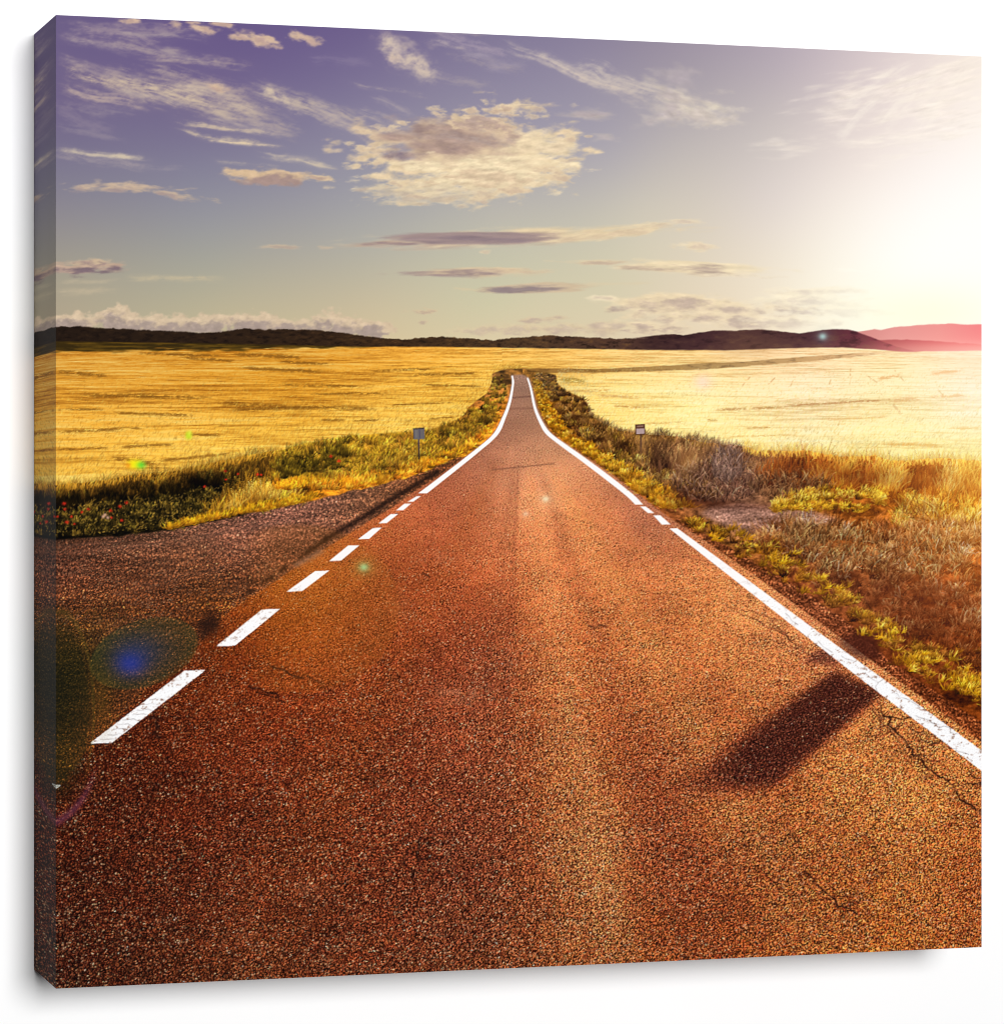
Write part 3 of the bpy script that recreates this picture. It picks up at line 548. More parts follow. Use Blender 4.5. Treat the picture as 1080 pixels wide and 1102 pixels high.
for i, (kx, m) in enumerate(LINES.items()):
    near = ss(560, 760, Y)
    pcol = lerp(C(254,248,246)+0*IMG, C(255,254,255), near)*(1+.035*g1*near)[..., None]
    pcol = pcol*(1-.6*(ss(.58, .78, wear)*near)[..., None]*np.array([.6, .8, .9], np.float32))
    m2 = ss(.3, .7, blur(m, .9)+.55*(fbm(X/2.2, Y/1.8, 561, 3, .7)-.5))
    m = m*(1-near)+m2*near
    IMG += (pcol-IMG)*np.clip(m*1.02, 0, 1)[..., None]
    LID[m > .5] = i+1
for i, c in enumerate([[(930,724),(945,735),(944,745)],[(944,735),(952,728)],[(960,745),(975,752),(990,762)],[(985,770),(1010,780)],[(1000,775),(1030,790)],[(1020,806),(1042,812)],[(880,690),(895,702)],[(845,660),(858,672)],[(905,706),(920,712)]]):
    crack(c, .45, .3, 600+i, 1.8)
for i in range(9):                                # scrapes across the nearest dash
    t = i/9.; x = 108+t*62+rng.normal(0, 2); y = 796-t*48
    crack([(x, y), (x+12, y-1), (x+20, y+2)], .5, .26, 630+i, 1.2)

# ------------------------------------------------------------------ grass, shrubs and flowers of the verges
def inside(fn, n, x0, x1):
    bx = rnd(n, x0, x1); return bx, fn(bx)
cv = lambda pts, x: np.interp(x, [p[0] for p in pts], [p[1] for p in pts])
vtop = lambda x: cv(VT, x); gtop = lambda x: cv(GT, x)
BL = (50, 400, 570, 600)

def tufts(n, cx, cy, size, kb, roots, tips, box, spread=.35, lean=.1, bend=.4, dens=1.5, shade=.35, vary=.35, jit=.22, layers=26):
    """clumps of blades, each a fan from its own base, nearer clumps painted over farther ones"""
    o = np.argsort(cy); cx, cy, size = cx[o], cy[o], size[o]
    b = np.clip(rng.normal(1, vary, n), .25, 1.9)
    rt = pick(n, *roots, jit=.1); tp = pick(n, *tips, jit=.1)
    ln0 = rng.normal(lean, .15, n)
    for g in np.array_split(np.arange(n), min(layers, n)):
        k = np.repeat(g, kb); m = len(k)
        bx = cx[k]+rng.normal(0, .28, m)*size[k]; by = cy[k]+rng.normal(0, .06, m)*size[k]
        f = np.clip(b[k]*(1+rng.normal(0, jit, m)), .12, 2.2)[:, None]
        blades(bx, by, size[k]*rnd(m, .45, 1.1), ln0[k]+rng.normal(0, spread, m), rng.normal(bend*.4, bend, m), rt[k]*np.minimum(f, 1.2)*shade*2, np.clip(tp[k]*f, 0, 1), box, dens, per=m, np_=14)
# standing wheat: short strokes of stalks and ears over the nearer half of both fields
for x0, x1, tops, cols in ((46, 560, VT, [(252,208,100),(206,144,46),(236,180,68),(166,108,30)]), (600, 1078, RT, [(255,242,178),(250,214,122),(232,180,92),(255,236,156)])):
    n = 9000; bx = rnd(n, x0, x1); top = np.interp(bx, [q[0] for q in tops], [q[1] for q in tops]); f = rnd(n)**.6; by = 392+f*(top-392)
    k_ = np.clip((by-385)/120, .08, 1); cl = fbm(bx/60., by/5., 692, 3)
    c = pick(n, *cols, jit=.1)*(.72+.55*cl)[:, None]
    blades(bx, by, 1.2+4.2*k_*rnd(n, .5, 1.2), rng.normal(.35, .35, n), rng.normal(.4, .4, n), c*.93, np.clip(c, 0, 1), (46, 385, 1079, 530), .42, per=1500, np_=8)
# tall dark-rooted crop edge, far left
n = 420; cx = rnd(n, 46, 300); cy = vtop(cx)+rnd(n, 9, 32)
tufts(n, cx, cy, rnd(n, 11, 19), 16, [(26,17,7),(18,12,6)], [(168,120,40),(120,84,26),(206,152,56),(70,48,16),(90,62,20)], BL, .2, .06, .35, .9, .4, .4)
n = 700; bx = rnd(n, 46, 300); by = vtop(bx)+rnd(n, -1, 8)
blades(bx, by, rnd(n, 4, 10), rng.normal(.1, .25, n), rng.normal(.3, .4, n), pick(n, (140,98,28), (170,120,40), jit=.2), pick(n, (238,184,76), (210,154,54), (250,206,100), jit=.2), BL, .9, np_=14)
for x, y, rx, ry, a in [(215,525,30,18,.75),(240,540,26,16,.85),(160,540,40,10,.6),(290,530,12,14,.4),(100,575,60,5,.7),(170,568,50,6,.6),(80,534,40,7,.55)]:
    IMG += (C(13,8,4)-IMG)*(np.exp(-((X-x)/rx)**2-((Y-y)/ry)**2)*a*aL*(1-aG))[..., None]
bank = ss(4, 16, Y-vt)*(X < 300)*aL*(1-aG)*(1-ss(225, 285, X-.5*(Y-530)))
IMG *= (1-.62*bank*ss(.28, .6, fbm(X/5., Y/9., 691, 3)+.25*ss(10, 34, Y-vt)))[..., None]
# leafy plants below, dark with catching leaves
n = 620; cx = rnd(n, 46, 262); f = rng.beta(1.8, 1.2, n); cy = vtop(cx)+26+f*(gtop(cx)-vtop(cx)-26)
tufts(n, cx, cy, rnd(n, 5, 11), 15, [(14,10,5),(22,16,8)], [(92,76,28),(56,48,18),(130,102,42),(40,34,14),(28,24,10)], BL, .7, .05, .7, 1.1, .3, .55, .4)
n = 520; bx = rnd(n, 60, 255); by = gtop(bx)-rnd(n, 2, 36)
blades(bx, by, rnd(n, 1.2, 3.4), rnd(n, -1.5, 1.5), rnd(n, -.5, .5), pick(n, (140,112,52), jit=.3), pick(n, (206,170,90), (168,140,66), (120,104,46), jit=.25), BL, 1., np_=8)
# golden tufts standing in front of the dark bank
n = 60; cx = np.concatenate([rng.normal(248, 8, 12), rng.normal(284, 11, 34), rnd(14, 262, 335)]); cy = gtop(cx)-rng.beta(1, 2, n)*30
tufts(n, cx, cy, rnd(n, 15, 25), 34, [(64,38,10),(40,24,8),(90,52,14)], [(230,178,72),(206,148,46),(240,196,96),(150,104,32)], BL, .26, .12, .4, 1.2, .4, .3)
n = 260; cx = rnd(n, 180, 340); cy = gtop(cx)-rng.beta(1, 3, n)*9
tufts(n, cx, cy, rnd(n, 4, 9), 9, [(110,70,14),(130,80,18)], [(222,168,32),(196,140,26),(240,186,50),(150,100,26)], BL, .6, .2, .5, 1.2, .45, .3)
# the long yellow verge
n = 1150; cx = rnd(n, 296, 543); f = rng.beta(1.15, 1, n); top = vtop(cx); bot = np.minimum(gtop(cx), cv([(440,528),(474,508),(505,485),(529,466),(539,449),(546,432),(550,405)], cx)); cy = top+4+f*np.maximum(bot-top-4, 1)
sc = np.clip((cy-388)/120, .12, 1.1); cl = fbm(cx/20., cy/7., 655, 2)
kind = (f > .8)
tufts(int((~kind).sum()), cx[~kind], cy[~kind], (rnd(n, 8, 15)*sc)[~kind], 13, [(88,60,16),(110,74,22),(60,42,12)], [(196,150,42),(172,130,38),(214,166,58),(140,112,34),(120,98,30),(206,140,58)], BL, .45, .15, .5, 1.2, .42, .38)
m = int(kind.sum())
tufts(m, cx[kind], cy[kind], (rnd(n, 5, 11)*sc)[kind], 14, [(140,88,18),(150,80,18)], [(240,176,40),(228,148,36),(246,192,70),(206,140,30),(238,132,42)], BL, .5, .2, .5, 1.3, .45, .28)
for x, y, rx, ry, a in [(318,500,20,9,.8),(345,506,12,6,.6),(478,467,9,3,.75),(415,508,12,3,.6),(523,452,6,8,.5),(452,490,11,2.5,.45),(475,491,8,2.5,.6),(390,490,26,2.4,.4),(425,503,20,2.4,.4),(500,462,12,2,.4),(455,478,16,2,.35)]:
    IMG += (C(26,17,6)-IMG)*(np.exp(-((X-x)/rx)**2-((Y-y)/ry)**2)*a*ss(.3, .6, fbm(X/4., Y/2.6, 661, 3)))[..., None]
n = 70; cx = rnd(n, 300, 372); cy = vtop(cx)+rnd(n, 12, 34)
tufts(n, cx, cy, rnd(n, 7, 12), 16, [(36,26,8),(54,42,12)], [(150,122,36),(104,86,24),(74,60,18)], BL, .4, .1, .4, 1.1, .35, .35)
m_ = ((LAND == 2)*1.)[..., None].astype(np.float32)*ss(404, 440, Y)[..., None]
IMG += (np.clip((IMG-.15)*1.28+.15, 0, 1)*np.array([.99, .965, .88], np.float32)-IMG)*m_
# poppies
for x, y, r in [(69,542,2.6),(72,562,2.4),(77,556,1.8),(88,551,1.8),(95,548,2),(119,549.5,2.2),(129,545,2.2),(136,541,2.2),(131,560,2),(80,564,1.6),(120,557,1.6),(242.5,507,1.8),(256,510,1.5),(277,510.5,2),(281,511,1.5),(220,523.6,1.8),(243,516,1.6),(356,491,2.),(364.5,496,2.2),(70,548,2),(62,556,1.6)]:
    r *= .8; m = np.exp(-((X-x)/r)**2-((Y-y-.3*np.sin(X*2.1))/(r*.8))**2); IMG += (C(196,38,18)*(.7+.6*vn(X/1.3, Y/1.1, 690))[..., None]-IMG)*np.clip(m*1.2, 0, .85)[..., None]
for x, y in [(113,554),(116,557),(111,556)]:
    IMG += (C(220,170,150)-IMG)*(np.exp(-((X-x)/1.8)**2-((Y-y)/1.8)**2)*.85)[..., None]

BR = (560, 395, 1075, 800)
rtop = lambda x: cv(RT, x)
redge = lambda x: cv(RR, x)
# low brown growth of the far right verge
n = 900; cx = rnd(n, 575, 770); cy = rtop(cx)+2+rng.beta(1.1, 1.3, n)*np.interp(cx, [575,600,640,700,770], [20,34,46,62,62])
xr = np.interp(cy, [p[1] for p in RR], [p[0] for p in RR]); ok = cx > xr+np.interp(cy, [400,470,540], [5,16,26]); cx, cy = cx[ok], cy[ok]; n = len(cx)
sc = np.clip((cy-388)/90, .15, 1.1)
tufts(n, cx, cy, rnd(n, 7, 13)*sc, 14, [(70,44,26),(92,58,34),(52,34,22)], [(176,128,70),(150,106,58),(196,150,90),(124,92,44),(156,122,48),(110,78,48)], BR, .5, 0, .5, 1.2, .42, .35)
for x, y, rx, ry, a in [(610,425,9,4,.6),(630,434,9,3,.75),(645,472,11,6,.6),(648,486,15,5,.65),(655,492,9,4,.6),(622,448,6,3,.6),(676,480,10,5,.4),(592,436,5,4,.4),(614,460,7,3,.4)]:
    IMG += (C(46,28,18)-IMG)*(np.exp(-((X-x)/rx)**2-((Y-y)/ry)**2)*a*aR*ss(.3, .6, fbm(X/4., Y/3., 671, 2)))[..., None]
# yellow grass along the right edge of the road, far part
n = 620; t = rnd(n); yb = 408+t**1.1*140; xe = np.interp(yb, [p[1] for p in RR], [p[0] for p in RR]); wd = np.interp(yb, [408,440,470,510,550], [7,14,20,28,44])
bx = xe+3+rng.beta(1, 1.5, n)*wd; sc = np.clip((yb-392)/140, .12, 1)
tufts(n, bx, yb, rnd(n, 5, 10)*sc, 12, [(140,90,24),(110,70,20)], [(238,174,50),(222,150,40),(246,192,84),(180,118,40)], BR, .6, -.1, .5, 1.3, .45, .3)
# pale twiggy shrubs
def twigs(n, cx, cy, rx, ry, cols, L=(6, 22), dens=1., lean=0.):
    a = rnd(n, 0, 6.28); r = np.sqrt(rnd(n)); bx = cx+np.cos(a)*r*rx; by = cy+np.sin(a)*r*ry
    c = pick(n, *cols, jit=.28)*(.45+.75*rnd(n))[:, None]
    blades(bx, by, rnd(n, *L), rng.normal(lean, .5, n), rng.normal(0, .8, n), c*.55, np.clip(c, 0, 1), BR, dens, taper=True, np_=16)
# backlit crop edge: dark stems with burning tips
n = 560; cx = rnd(n, 706, 1075); cy = rtop(cx)+rnd(n, 14, 42); wm_ = cx > rnd(n, 800, 900)
for sel, rt_, tp_ in ((~wm_, [(60,38,28),(78,50,34)], [(156,114,72),(120,86,56),(182,138,86),(100,72,50)]), (wm_, [(84,36,14),(108,50,18)], [(186,100,40),(150,78,30),(226,144,62),(120,64,28)])):
    tufts(int(sel.sum()), cx[sel], cy[sel], rnd(int(sel.sum()), 14, 24), 18, rt_, tp_, BR, .2, .03, .35, .9, .42, .3)
n = 900; bx = rnd(n, 800, 1075); by = rtop(bx)+rnd(n, -2, 8)
blades(bx, by, rnd(n, 5, 12), rng.normal(0, .3, n), rng.normal(.1, .4, n), pick(n, (236,170,66), jit=.2), pick(n, (255,226,130), (255,206,90), jit=.15), BR, .7, np_=14)
n = 60; cx = np.concatenate([rng.normal(955, 10, 24), rng.normal(1040, 16, 24), rng.normal(905, 12, 12)]); cy = rtop(cx)+rnd(n, 14, 40)
tufts(n, cx, cy, rnd(n, 14, 22), 20, [(190,104,34)], [(255,208,104),(255,186,78),(246,160,60)], BR, .3, .1, .4, 1., .45, .25)
for x, y, rx, ry, a in [(760,541,36,6,.5),(735,533,18,9,.4),(850,545,60,4,.4),(930,512,40,13,.5),(1000,518,36,14,.4),(880,506,26,10,.35),(1045,524,16,10,.25),(738,492,14,10,.35),(800,492,20,6,.3),(850,500,20,8,.3)]:
    IMG += (C(70,36,24)-IMG)*(np.exp(-((X-x)/rx)**2-((Y-y)/ry)**2)*a)[..., None]
twigs(900, 770, 520, 48, 22, [(148,106,84),(178,132,102),(116,80,64),(88,56,46),(204,158,124)], (4, 14))
twigs(320, 783, 502, 18, 18, [(180,144,124),(140,108,94)], (5, 16))
twigs(500, 850, 524, 46, 13, [(166,120,78),(130,92,62),(200,152,104),(100,66,46)], (4, 13))
n = 90; cx = rnd(n, 832, 950); cy = 540-8*np.exp(-((cx-905)/40)**2)+rng.normal(0, 4, n)
tufts(n, cx, cy, rnd(n, 5, 10), 14, [(120,78,22)], [(236,186,66),(206,152,48),(246,204,92)], BR, .6, .4, .5, 1.2, .45, .3)
n = 90; cx = rnd(n, 832, 930); cy = 549-4*np.sin((cx-832)/30)+rng.normal(0, 2, n)
tufts(n, cx, cy, rnd(n, 3, 7), 12, [(120,80,22)], [(226,174,60),(186,136,42)], BR, .7, .4, .5, 1.2, .45, .3)
n = 90; cx = rnd(n, 965, 1075); cy = 572-rng.beta(1, 1.3, n)*34
tufts(n, cx, cy, rnd(n, 10, 19), 20, [(150,80,24),(120,60,20)], [(250,190,76),(232,156,54),(255,214,104),(190,116,44)], BR, .45, .05, .5, 1.1, .42, .3)
# dry bush, lower right
n = 900; cx = rnd(n, 815, 1080); cy = rnd(n, 566, 735); ok = cy < np.interp(cx, [815,870,930,1000,1080], [596,630,664,702,742])-4; cx, cy = cx[ok], cy[ok]; n = len(cx)
low = cy > 622+rnd(n, -25, 25)
tufts(int((~low).sum()), cx[~low], cy[~low], rnd(int((~low).sum()), 9, 20), 16, [(80,46,26),(104,58,32)], [(186,128,76),(150,96,56),(206,150,96),(124,74,44),(228,176,120)], BR, .6, 0, .7, 1., .42, .4, .3)
tufts(int(low.sum()), cx[low], cy[low], rnd(int(low.sum()), 8, 18), 13, [(64,34,20),(80,42,24)], [(150,94,62),(116,70,46),(184,124,82),(94,54,36),(206,148,104)], BR, .7, 0, .8, .8, .42, .35, .3)
for x, y, rx, ry, a in [(985,668,80,22,.35),(860,590,30,10,.4),(950,636,60,14,.4),(900,622,40,8,.35),(1030,640,40,20,.25)]:
    IMG += (C(60,30,20)-IMG)*(np.exp(-((X-x)/rx)**2-((Y-y)/ry)**2)*a*(1-rm)*ss(.3, .6, fbm(X/9., Y/7., 683, 3)))[..., None]
twigs(560, 905, 594, 44, 24, [(226,166,104),(196,134,80),(244,196,138),(140,84,48)], (4, 13), 1.1, .2)
twigs(420, 1000, 598, 38, 24, [(232,172,110),(204,140,84),(248,202,142),(150,90,50)], (4, 14), 1.1, -.2)
twigs(160, 870, 576, 30, 12, [(226,176,116),(170,120,76)], (5, 15), 1., .2)
twigs(60, 996, 552, 26, 14, [(244,184,114),(180,110,60)], (12, 26), .9, -.4)
# yellow-green verge along the near right edge
GP = [(742,563),(790,584),(830,604),(880,633),(920,656),(960,690),(1000,714),(1080,748)]
n = 900; t = rnd(n)**.85; xs = 740+t*340; yc = cv(GP, xs); hw = np.interp(xs, [740,800,900,1000,1080], [5,12,16,19,22])
by = yc+rng.normal(0, .5, n)*hw; cl = fbm(xs/13., by/7., 685, 2); keep = cl > .43+.2*rnd(n); xs, by, cl = xs[keep], by[keep], cl[keep]; n = len(xs)
tufts(n, xs, by, rnd(n, 5, 10), 14, [(104,64,18),(80,48,18),(60,36,18)], [(206,150,48),(190,132,42),(224,172,66),(150,104,40),(176,116,56),(124,84,42)], BR, .65, .2, .6, 1.2, .42, .35)
for x, y, n in [(955,683,14),(1040,735,22),(1000,716,14),(890,640,9),(840,604,8),(790,578,8),(985,708,9),(1052,742,14)]:
    cx = rng.normal(x, 13, n); cy = y+rng.normal(0, 5, n)
    tufts(n, cx, cy, rnd(n, 6, 11), 14, [(140,100,16)], [(214,158,52),(190,134,44),(226,172,72)], BR, .6, .2, .6, 1.3, .45, .25)
m_ = ((LAND == 3)*1.)[..., None].astype(np.float32)*ss(404, 440, Y)[..., None]
IMG += (np.clip((IMG-.3)*1.34+.275, 0, 1)*np.array([1.0, 1.0, 1.02], np.float32)-IMG)*m_
# pebbly litter on the near-left ground
n = 2600; bx = rnd(n, 50, 200); by = rnd(n, 655, 850); ok = bx < np.interp(by, [655,700,760,850], [185,150,110,70]); bx, by = bx[ok], by[ok]; n = len(bx)
blades(bx, by, rnd(n, 1.2, 4), rnd(n, .7, 2.2), rnd(n, -.5, .5), pick(n, (60,40,12)), pick(n, (150,110,30), (110,90,30), (190,140,60), (84,60,20), (60,56,20)), (50, 650, 220, 860), .6, np_=8)

# ------------------------------------------------------------------ the two roadside signs in the picture
SIGN_L = poly([(444.3,460.8),(456.2,460.2),(456.6,472.4),(444.9,472.8)]); POST_L = poly([(449.6,472.5),(451.4,472.5),(451.7,494.5),(450.,494.5)])
SIGN_R = poly([(683.2,456.8),(693.6,456.2),(694.,467.4),(683.8,467.8)]); POST_R = poly([(688.3,467.6),(690.2,467.6),(690.5,490),(689.,490)])
IMG += (ramp(Y, [(470,(92,74,84)),(494,(56,40,26))])-IMG)*POST_L[..., None]
IMG += (C(104,98,100)+.0*IMG-IMG)*SIGN_L[..., None]
for p, c, a in [([(444.3,460.8),(456.2,460.2),(456.2,461.6),(444.4,462)],(58,42,36),.9),([(450.5,461.6),(452.,461.6),(452.4,472),(451,472)],(76,70,92),.7),([(444.3,461),(445.2,461),(445.6,472.4),(444.8,472.6)],(74,60,60),.7),([(446.4,463),(449,463),(449.2,471),(446.8,471)],(120,114,112),.6),([(455.6,461),(456.4,461),(456.6,472),(455.8,472)],(90,84,110),.6)]:
    IMG += (C(*c)-IMG)*(poly(p)*a)[..., None]
IMG += (C(176,130,78)-IMG)*(np.exp(-((X-692)/7)**2-((Y-477)/9)**2)*.4)[..., None]
IMG += (ramp(Y, [(468,(78,50,36)),(490,(90,58,38))])-IMG)*(POST_R*ramp(Y, [(478,(255,0,0)),(490,(90,0,0))])[..., 0])[..., None]
IMG += (C(80,44,30)-IMG)*SIGN_R[..., None]
IMG += (C(176,150,148)-IMG)*poly([(684.3,461.2),(693,460.9),(693.2,466.6),(684.6,467)])[..., None]
IMG += (C(176,140,120)-IMG)*(poly([(685,458.3),(692,457.9),(692,459.1),(685,459.5)])*.8)[..., None]

# ------------------------------------------------------------------ flare and glow, printed like the rest
def glow(cx, cy, rx, ry, col, a, p=2., lighten=False):
    d = np.exp(-((np.abs(X-cx)/rx)**p+(np.abs(Y-cy)/ry)**p))*a
    c = C(*col)
    if lighten: IMG[:] = 1-(1-IMG)*(1-c*d[..., None])
    else: IMG[:] = IMG+(c-IMG)*d[..., None]
land = ss(350, 385, Y)
def lglow(cx, cy, rx, ry, col, a):
    d = np.exp(-(((X-cx)/rx)**2+((Y-cy)/ry)**2))*a*land
    IMG[:] = 1-(1-IMG)*(1-C(*col)*d[..., None])
lglow(1075, 400, 150, 75, (255,190,120), .38)
lglow(1066, 430, 70, 60, (255,170,130), .22)
lglow(1040, 376, 120, 7, (255,150,120), .3)
lglow(1070, 374, 95, 14, (255,86,92), .5)
lglow(1085, 450, 120, 90, (255,150,100), .24)
lglow(1085, 515, 105, 60, (255,120,30), .42)
lglow(1080, 600, 90, 110, (255,110,30), .25)
lglow(900, 420, 260, 60, (120,90,60), .14)
lglow(785, 508, 110, 44, (112,84,92), .2)
lglow(1010, 600, 170, 110, (140,76,44), .24)
lglow(960, 640, 150, 60, (130,86,74), .13)
# green and blue ghost at the left
d = ((X-155)/58)**2+((Y-703+.22*(X-155))/37)**2
IMG[:] = IMG+(C(38,54,28)-IMG)*((1-ss(.55, 1.1, d+.3*(fbm(X/20., Y/20., 496, 3)-.5)))*.42)[..., None]
IMG[:] = IMG+(C(50,84,44)-IMG)*((1-ss(.95, 1.05, d))*ss(.5, 1., d)*.22)[..., None]
glow(140, 714, 17, 14, (36,52,176), .66)
glow(150, 700, 30, 20, (38,58,130), .35)
d = ((X-64)/36)**2+((Y-765)/104)**2
IMG[:] = IMG+(C(26,34,12)-IMG)*((1-ss(.65, 1.05, d))*.34)[..., None]
IMG[:] = IMG+(C(96,86,30)-IMG)*(np.exp(-((d-1.05)/.09)**2)*.3*(1-ss(800, 880, Y)))[..., None]
rim = np.exp(-((np.hypot((X-48)/62, (Y-775)/112)-1)/.05)**2)*ss(810, 870, Y)
IMG[:] = IMG+(C(128,66,96)-IMG)*(rim*.5)[..., None]
glow(110, 760, 12, 40, (110,80,20), .28)
d = ((X-320)/112)**2+((Y-655)/92)**2
IMG[:] = IMG+(C(176,104,30)-IMG)*((1-ss(.88, 1.06, d))*.2*land*ss(250, 300, X)*(LID == 0))[..., None]
glow(145, 499.5, 8, 5, (252,236,20), .95, 3); glow(152, 500.5, 5, 4, (80,220,60), .75); glow(138, 501, 3, 3, (240,120,30), .5)
glow(203, 468.5, 3.6, 4.4, (196,226,40), .9, 3); glow(204, 466, 2, 3, (236,240,80), .6)
for x, y, r, c, a in [(587,537,3.6,(244,250,214),.95),(587,537,11,(240,190,140),.35),(565.5,553,3,(240,220,190),.55),(565,554,7,(220,170,130),.2),(391.5,610.5,4.5,(176,220,160),.9),(391.5,610.5,11,(150,170,90),.35),(885,362,4,(190,232,226),.9),(885,362,9,(140,150,150),.3),(756,411,10,(255,214,220),.45),(592,543,18,(230,160,110),.15)]:
    glow(x, y, r, r*.85, c, a)
d = np.hypot(X-706, Y-470)
IMG[:] = 1-(1-IMG)*(1-C(150,100,40)*(np.exp(-((d-44)/10)**2)*ss(.2, .9, (X-706)/np.maximum(d, 1))*ss(.1, .7, (Y-470)/np.maximum(d, 1))*.55)[..., None])
glow(800, 372, 34, 12, (140,100,70), .25)

IMG = np.clip(IMG, 0, 1)
IMG = np.clip(IMG+((.2+.5*ss(345, 375, Y))[..., None])*(IMG-blur(IMG, .9)), 0, 1)
AMB, KEY, HALF, ELEV, AZIM = .03, 575., 9.5, 8.2, .7

# ---------------------------------------------------------------------------
# THE SCENE: a thick gallery-wrapped canvas print on a white wall
# ---------------------------------------------------------------------------
import bpy, math
EXPO = 1.17                                       # light falling on the print: ink colour = picture / EXPO
scn = bpy.context.scene
col = scn.collection

# sizes of the canvas and the camera that sees it so (pinhole geometry, units of 0.6 m / 1048.4)
U = .6/1048.4
CX, CY = 540., 540.
XL, XR, XB = 60.2, 1055.9, 36.7                   # front left, front right and back left edges
HL, HR, HB = 1048.4, 959.0, 1006.7                # their heights
r1, r2 = HL/HR, HL/HB
dx1 = (XR-CX)*r1-(XL-CX); dx2 = (XB-CX)*r2-(XL-CX)
F = math.sqrt(-dx1*dx2/((r1-1)*(r2-1)))
d1 = np.array([dx1, F*(r1-1)]); d2 = np.array([dx2, F*(r2-1)])
CW, CD = np.hypot(*d1)*U, np.hypot(*d2)*U; CH = .6
e1 = d1/np.hypot(*d1); e2 = d2/np.hypot(*d2)
FL = np.array([XL-CX, F])
ZC = 1.5
camx = -CW/2-FL@e1*U; camy = -CD-FL@e2*U
print('canvas', CW, CH, CD, 'cam', camx, camy, 'lens', F/1080*36)

def tag(o, label=None, cat=None, kind=None):
    if label: o['label'] = label
    if cat: o['category'] = cat
    if kind: o['kind'] = kind
def to_lin(c): return np.where(c <= .04045, c/12.92, ((c+.055)/1.055)**2.4)

def ink_material():
    m = bpy.data.materials.new('printed_canvas'); m.use_nodes = True
    nt = m.node_tree; b = nt.nodes['Principled BSDF']
    at = nt.nodes.new('ShaderNodeAttribute'); at.attribute_name = 'ink'
    tc = nt.nodes.new('ShaderNodeTexCoord'); mp = nt.nodes.new('ShaderNodeMapping')
    nz = nt.nodes.new('ShaderNodeTexNoise'); nz.inputs['Scale'].default_value = 900; nz.inputs['Detail'].default_value = 2
    bp = nt.nodes.new('ShaderNodeBump'); bp.inputs['Strength'].default_value = .04; bp.inputs['Distance'].default_value = .0004
    nt.links.new(tc.outputs['Object'], mp.inputs[0]); nt.links.new(mp.outputs[0], nz.inputs['Vector'])
    nt.links.new(nz.outputs['Fac'], bp.inputs['Height']); nt.links.new(bp.outputs[0], b.inputs['Normal'])
    nt.links.new(at.outputs['Color'], b.inputs['Base Color'])
    b.inputs['Roughness'].default_value = .85; b.inputs['Specular IOR Level'].default_value = .06
    return m
def plain_material(name, c, rough=.9, spec=.1, grain=0., scale=60):
    m = bpy.data.materials.new(name); m.use_nodes = True
    nt = m.node_tree; b = nt.nodes['Principled BSDF']
    tc = nt.nodes.new('ShaderNodeTexCoord'); nz = nt.nodes.new('ShaderNodeTexNoise'); nz.inputs['Scale'].default_value = scale; nz.inputs['Detail'].default_value = 5
    cr = nt.nodes.new('ShaderNodeValToRGB')
    cr.color_ramp.elements[0].color = (*[v*(1-grain) for v in c], 1); cr.color_ramp.elements[1].color = (*c, 1)
    cr.color_ramp.elements[0].position = .35; cr.color_ramp.elements[1].position = .65
    nt.links.new(tc.outputs['Object'], nz.inputs['Vector']); nt.links.new(nz.outputs['Fac'], cr.inputs[0]); nt.links.new(cr.outputs[0], b.inputs['Base Color'])
    b.inputs['Roughness'].default_value = rough; b.inputs['Specular IOR Level'].default_value = spec
    return m
INK = ink_material()

def link(name, me, parent=None, mat=None):
    o = bpy.data.objects.new(name, me); col.objects.link(o)
    if parent: o.parent = parent
    if mat: me.materials.append(mat)
    return o
def mesh_from(name, co, quads, ink=None):
    me = bpy.data.meshes.new(name)
    me.vertices.add(len(co)); me.vertices.foreach_set('co', np.ascontiguousarray(co, np.float32).ravel())
    n = len(quads)
    me.loops.add(n*4); me.loops.foreach_set('vertex_index', np.ascontiguousarray(quads, np.int32).ravel())
    me.polygons.add(n); me.polygons.foreach_set('loop_start', np.arange(0, n*4, 4, dtype=np.int32))
    me.update(calc_edges=True)
    if ink is not None:
        at = me.color_attributes.new('ink', 'FLOAT_COLOR', 'POINT')
        at.data.foreach_set('color', np.concatenate([ink, np.ones((len(ink), 1), np.float32)], 1).astype(np.float32).ravel())
    me.validate()
    return me

# one thing: the canvas; its origin is the middle of its lower back edge
canvas = bpy.data.objects.new('canvas_print', None); col.objects.link(canvas)
canvas.location = (0, 0, ZC-CH/2); canvas.empty_display_size = .1
tag(canvas, 'thick gallery wrapped canvas print of a straight road through golden wheat fields at sunset', 'canvas print')

# grid of the printed face
NXG, NYG = 1296, 1364
pxs = np.linspace(XL, XR, NXG+1)
tt = (pxs-CX)/F                                   # ray slope of each column, met with the front plane
sx_ = (tt*FL[1]-FL[0])/(e1[0]-tt*e1[1])           # distance along the face from its left edge
hh = HL/(1+sx_*e1[1]/F)                           # drawn height of that column
vv = np.linspace(0, 1, NYG+1)
PXG = np.broadcast_to(pxs[None], (NYG+1, NXG+1)); PYG = CY+(vv[:, None]-.5)*hh[None]
def sample(px, py):
    u = np.clip(px*S-.5, 0, NX-1.001); v = np.clip(py*S-.5, 0, NY-1.001)
    ui = u.astype(int); vi = v.astype(int); fu = (u-ui)[..., None]; fv = (v-vi)[..., None]
    c = IMG[vi, ui]*(1-fu)*(1-fv)+IMG[vi, ui+1]*fu*(1-fv)+IMG[vi+1, ui]*(1-fu)*fv+IMG[vi+1, ui+1]*fu*fv
    return (to_lin(np.clip(c, 0, 1))/EXPO).astype(np.float32)
inkG = sample(PXG, PYG).reshape(-1, 3)
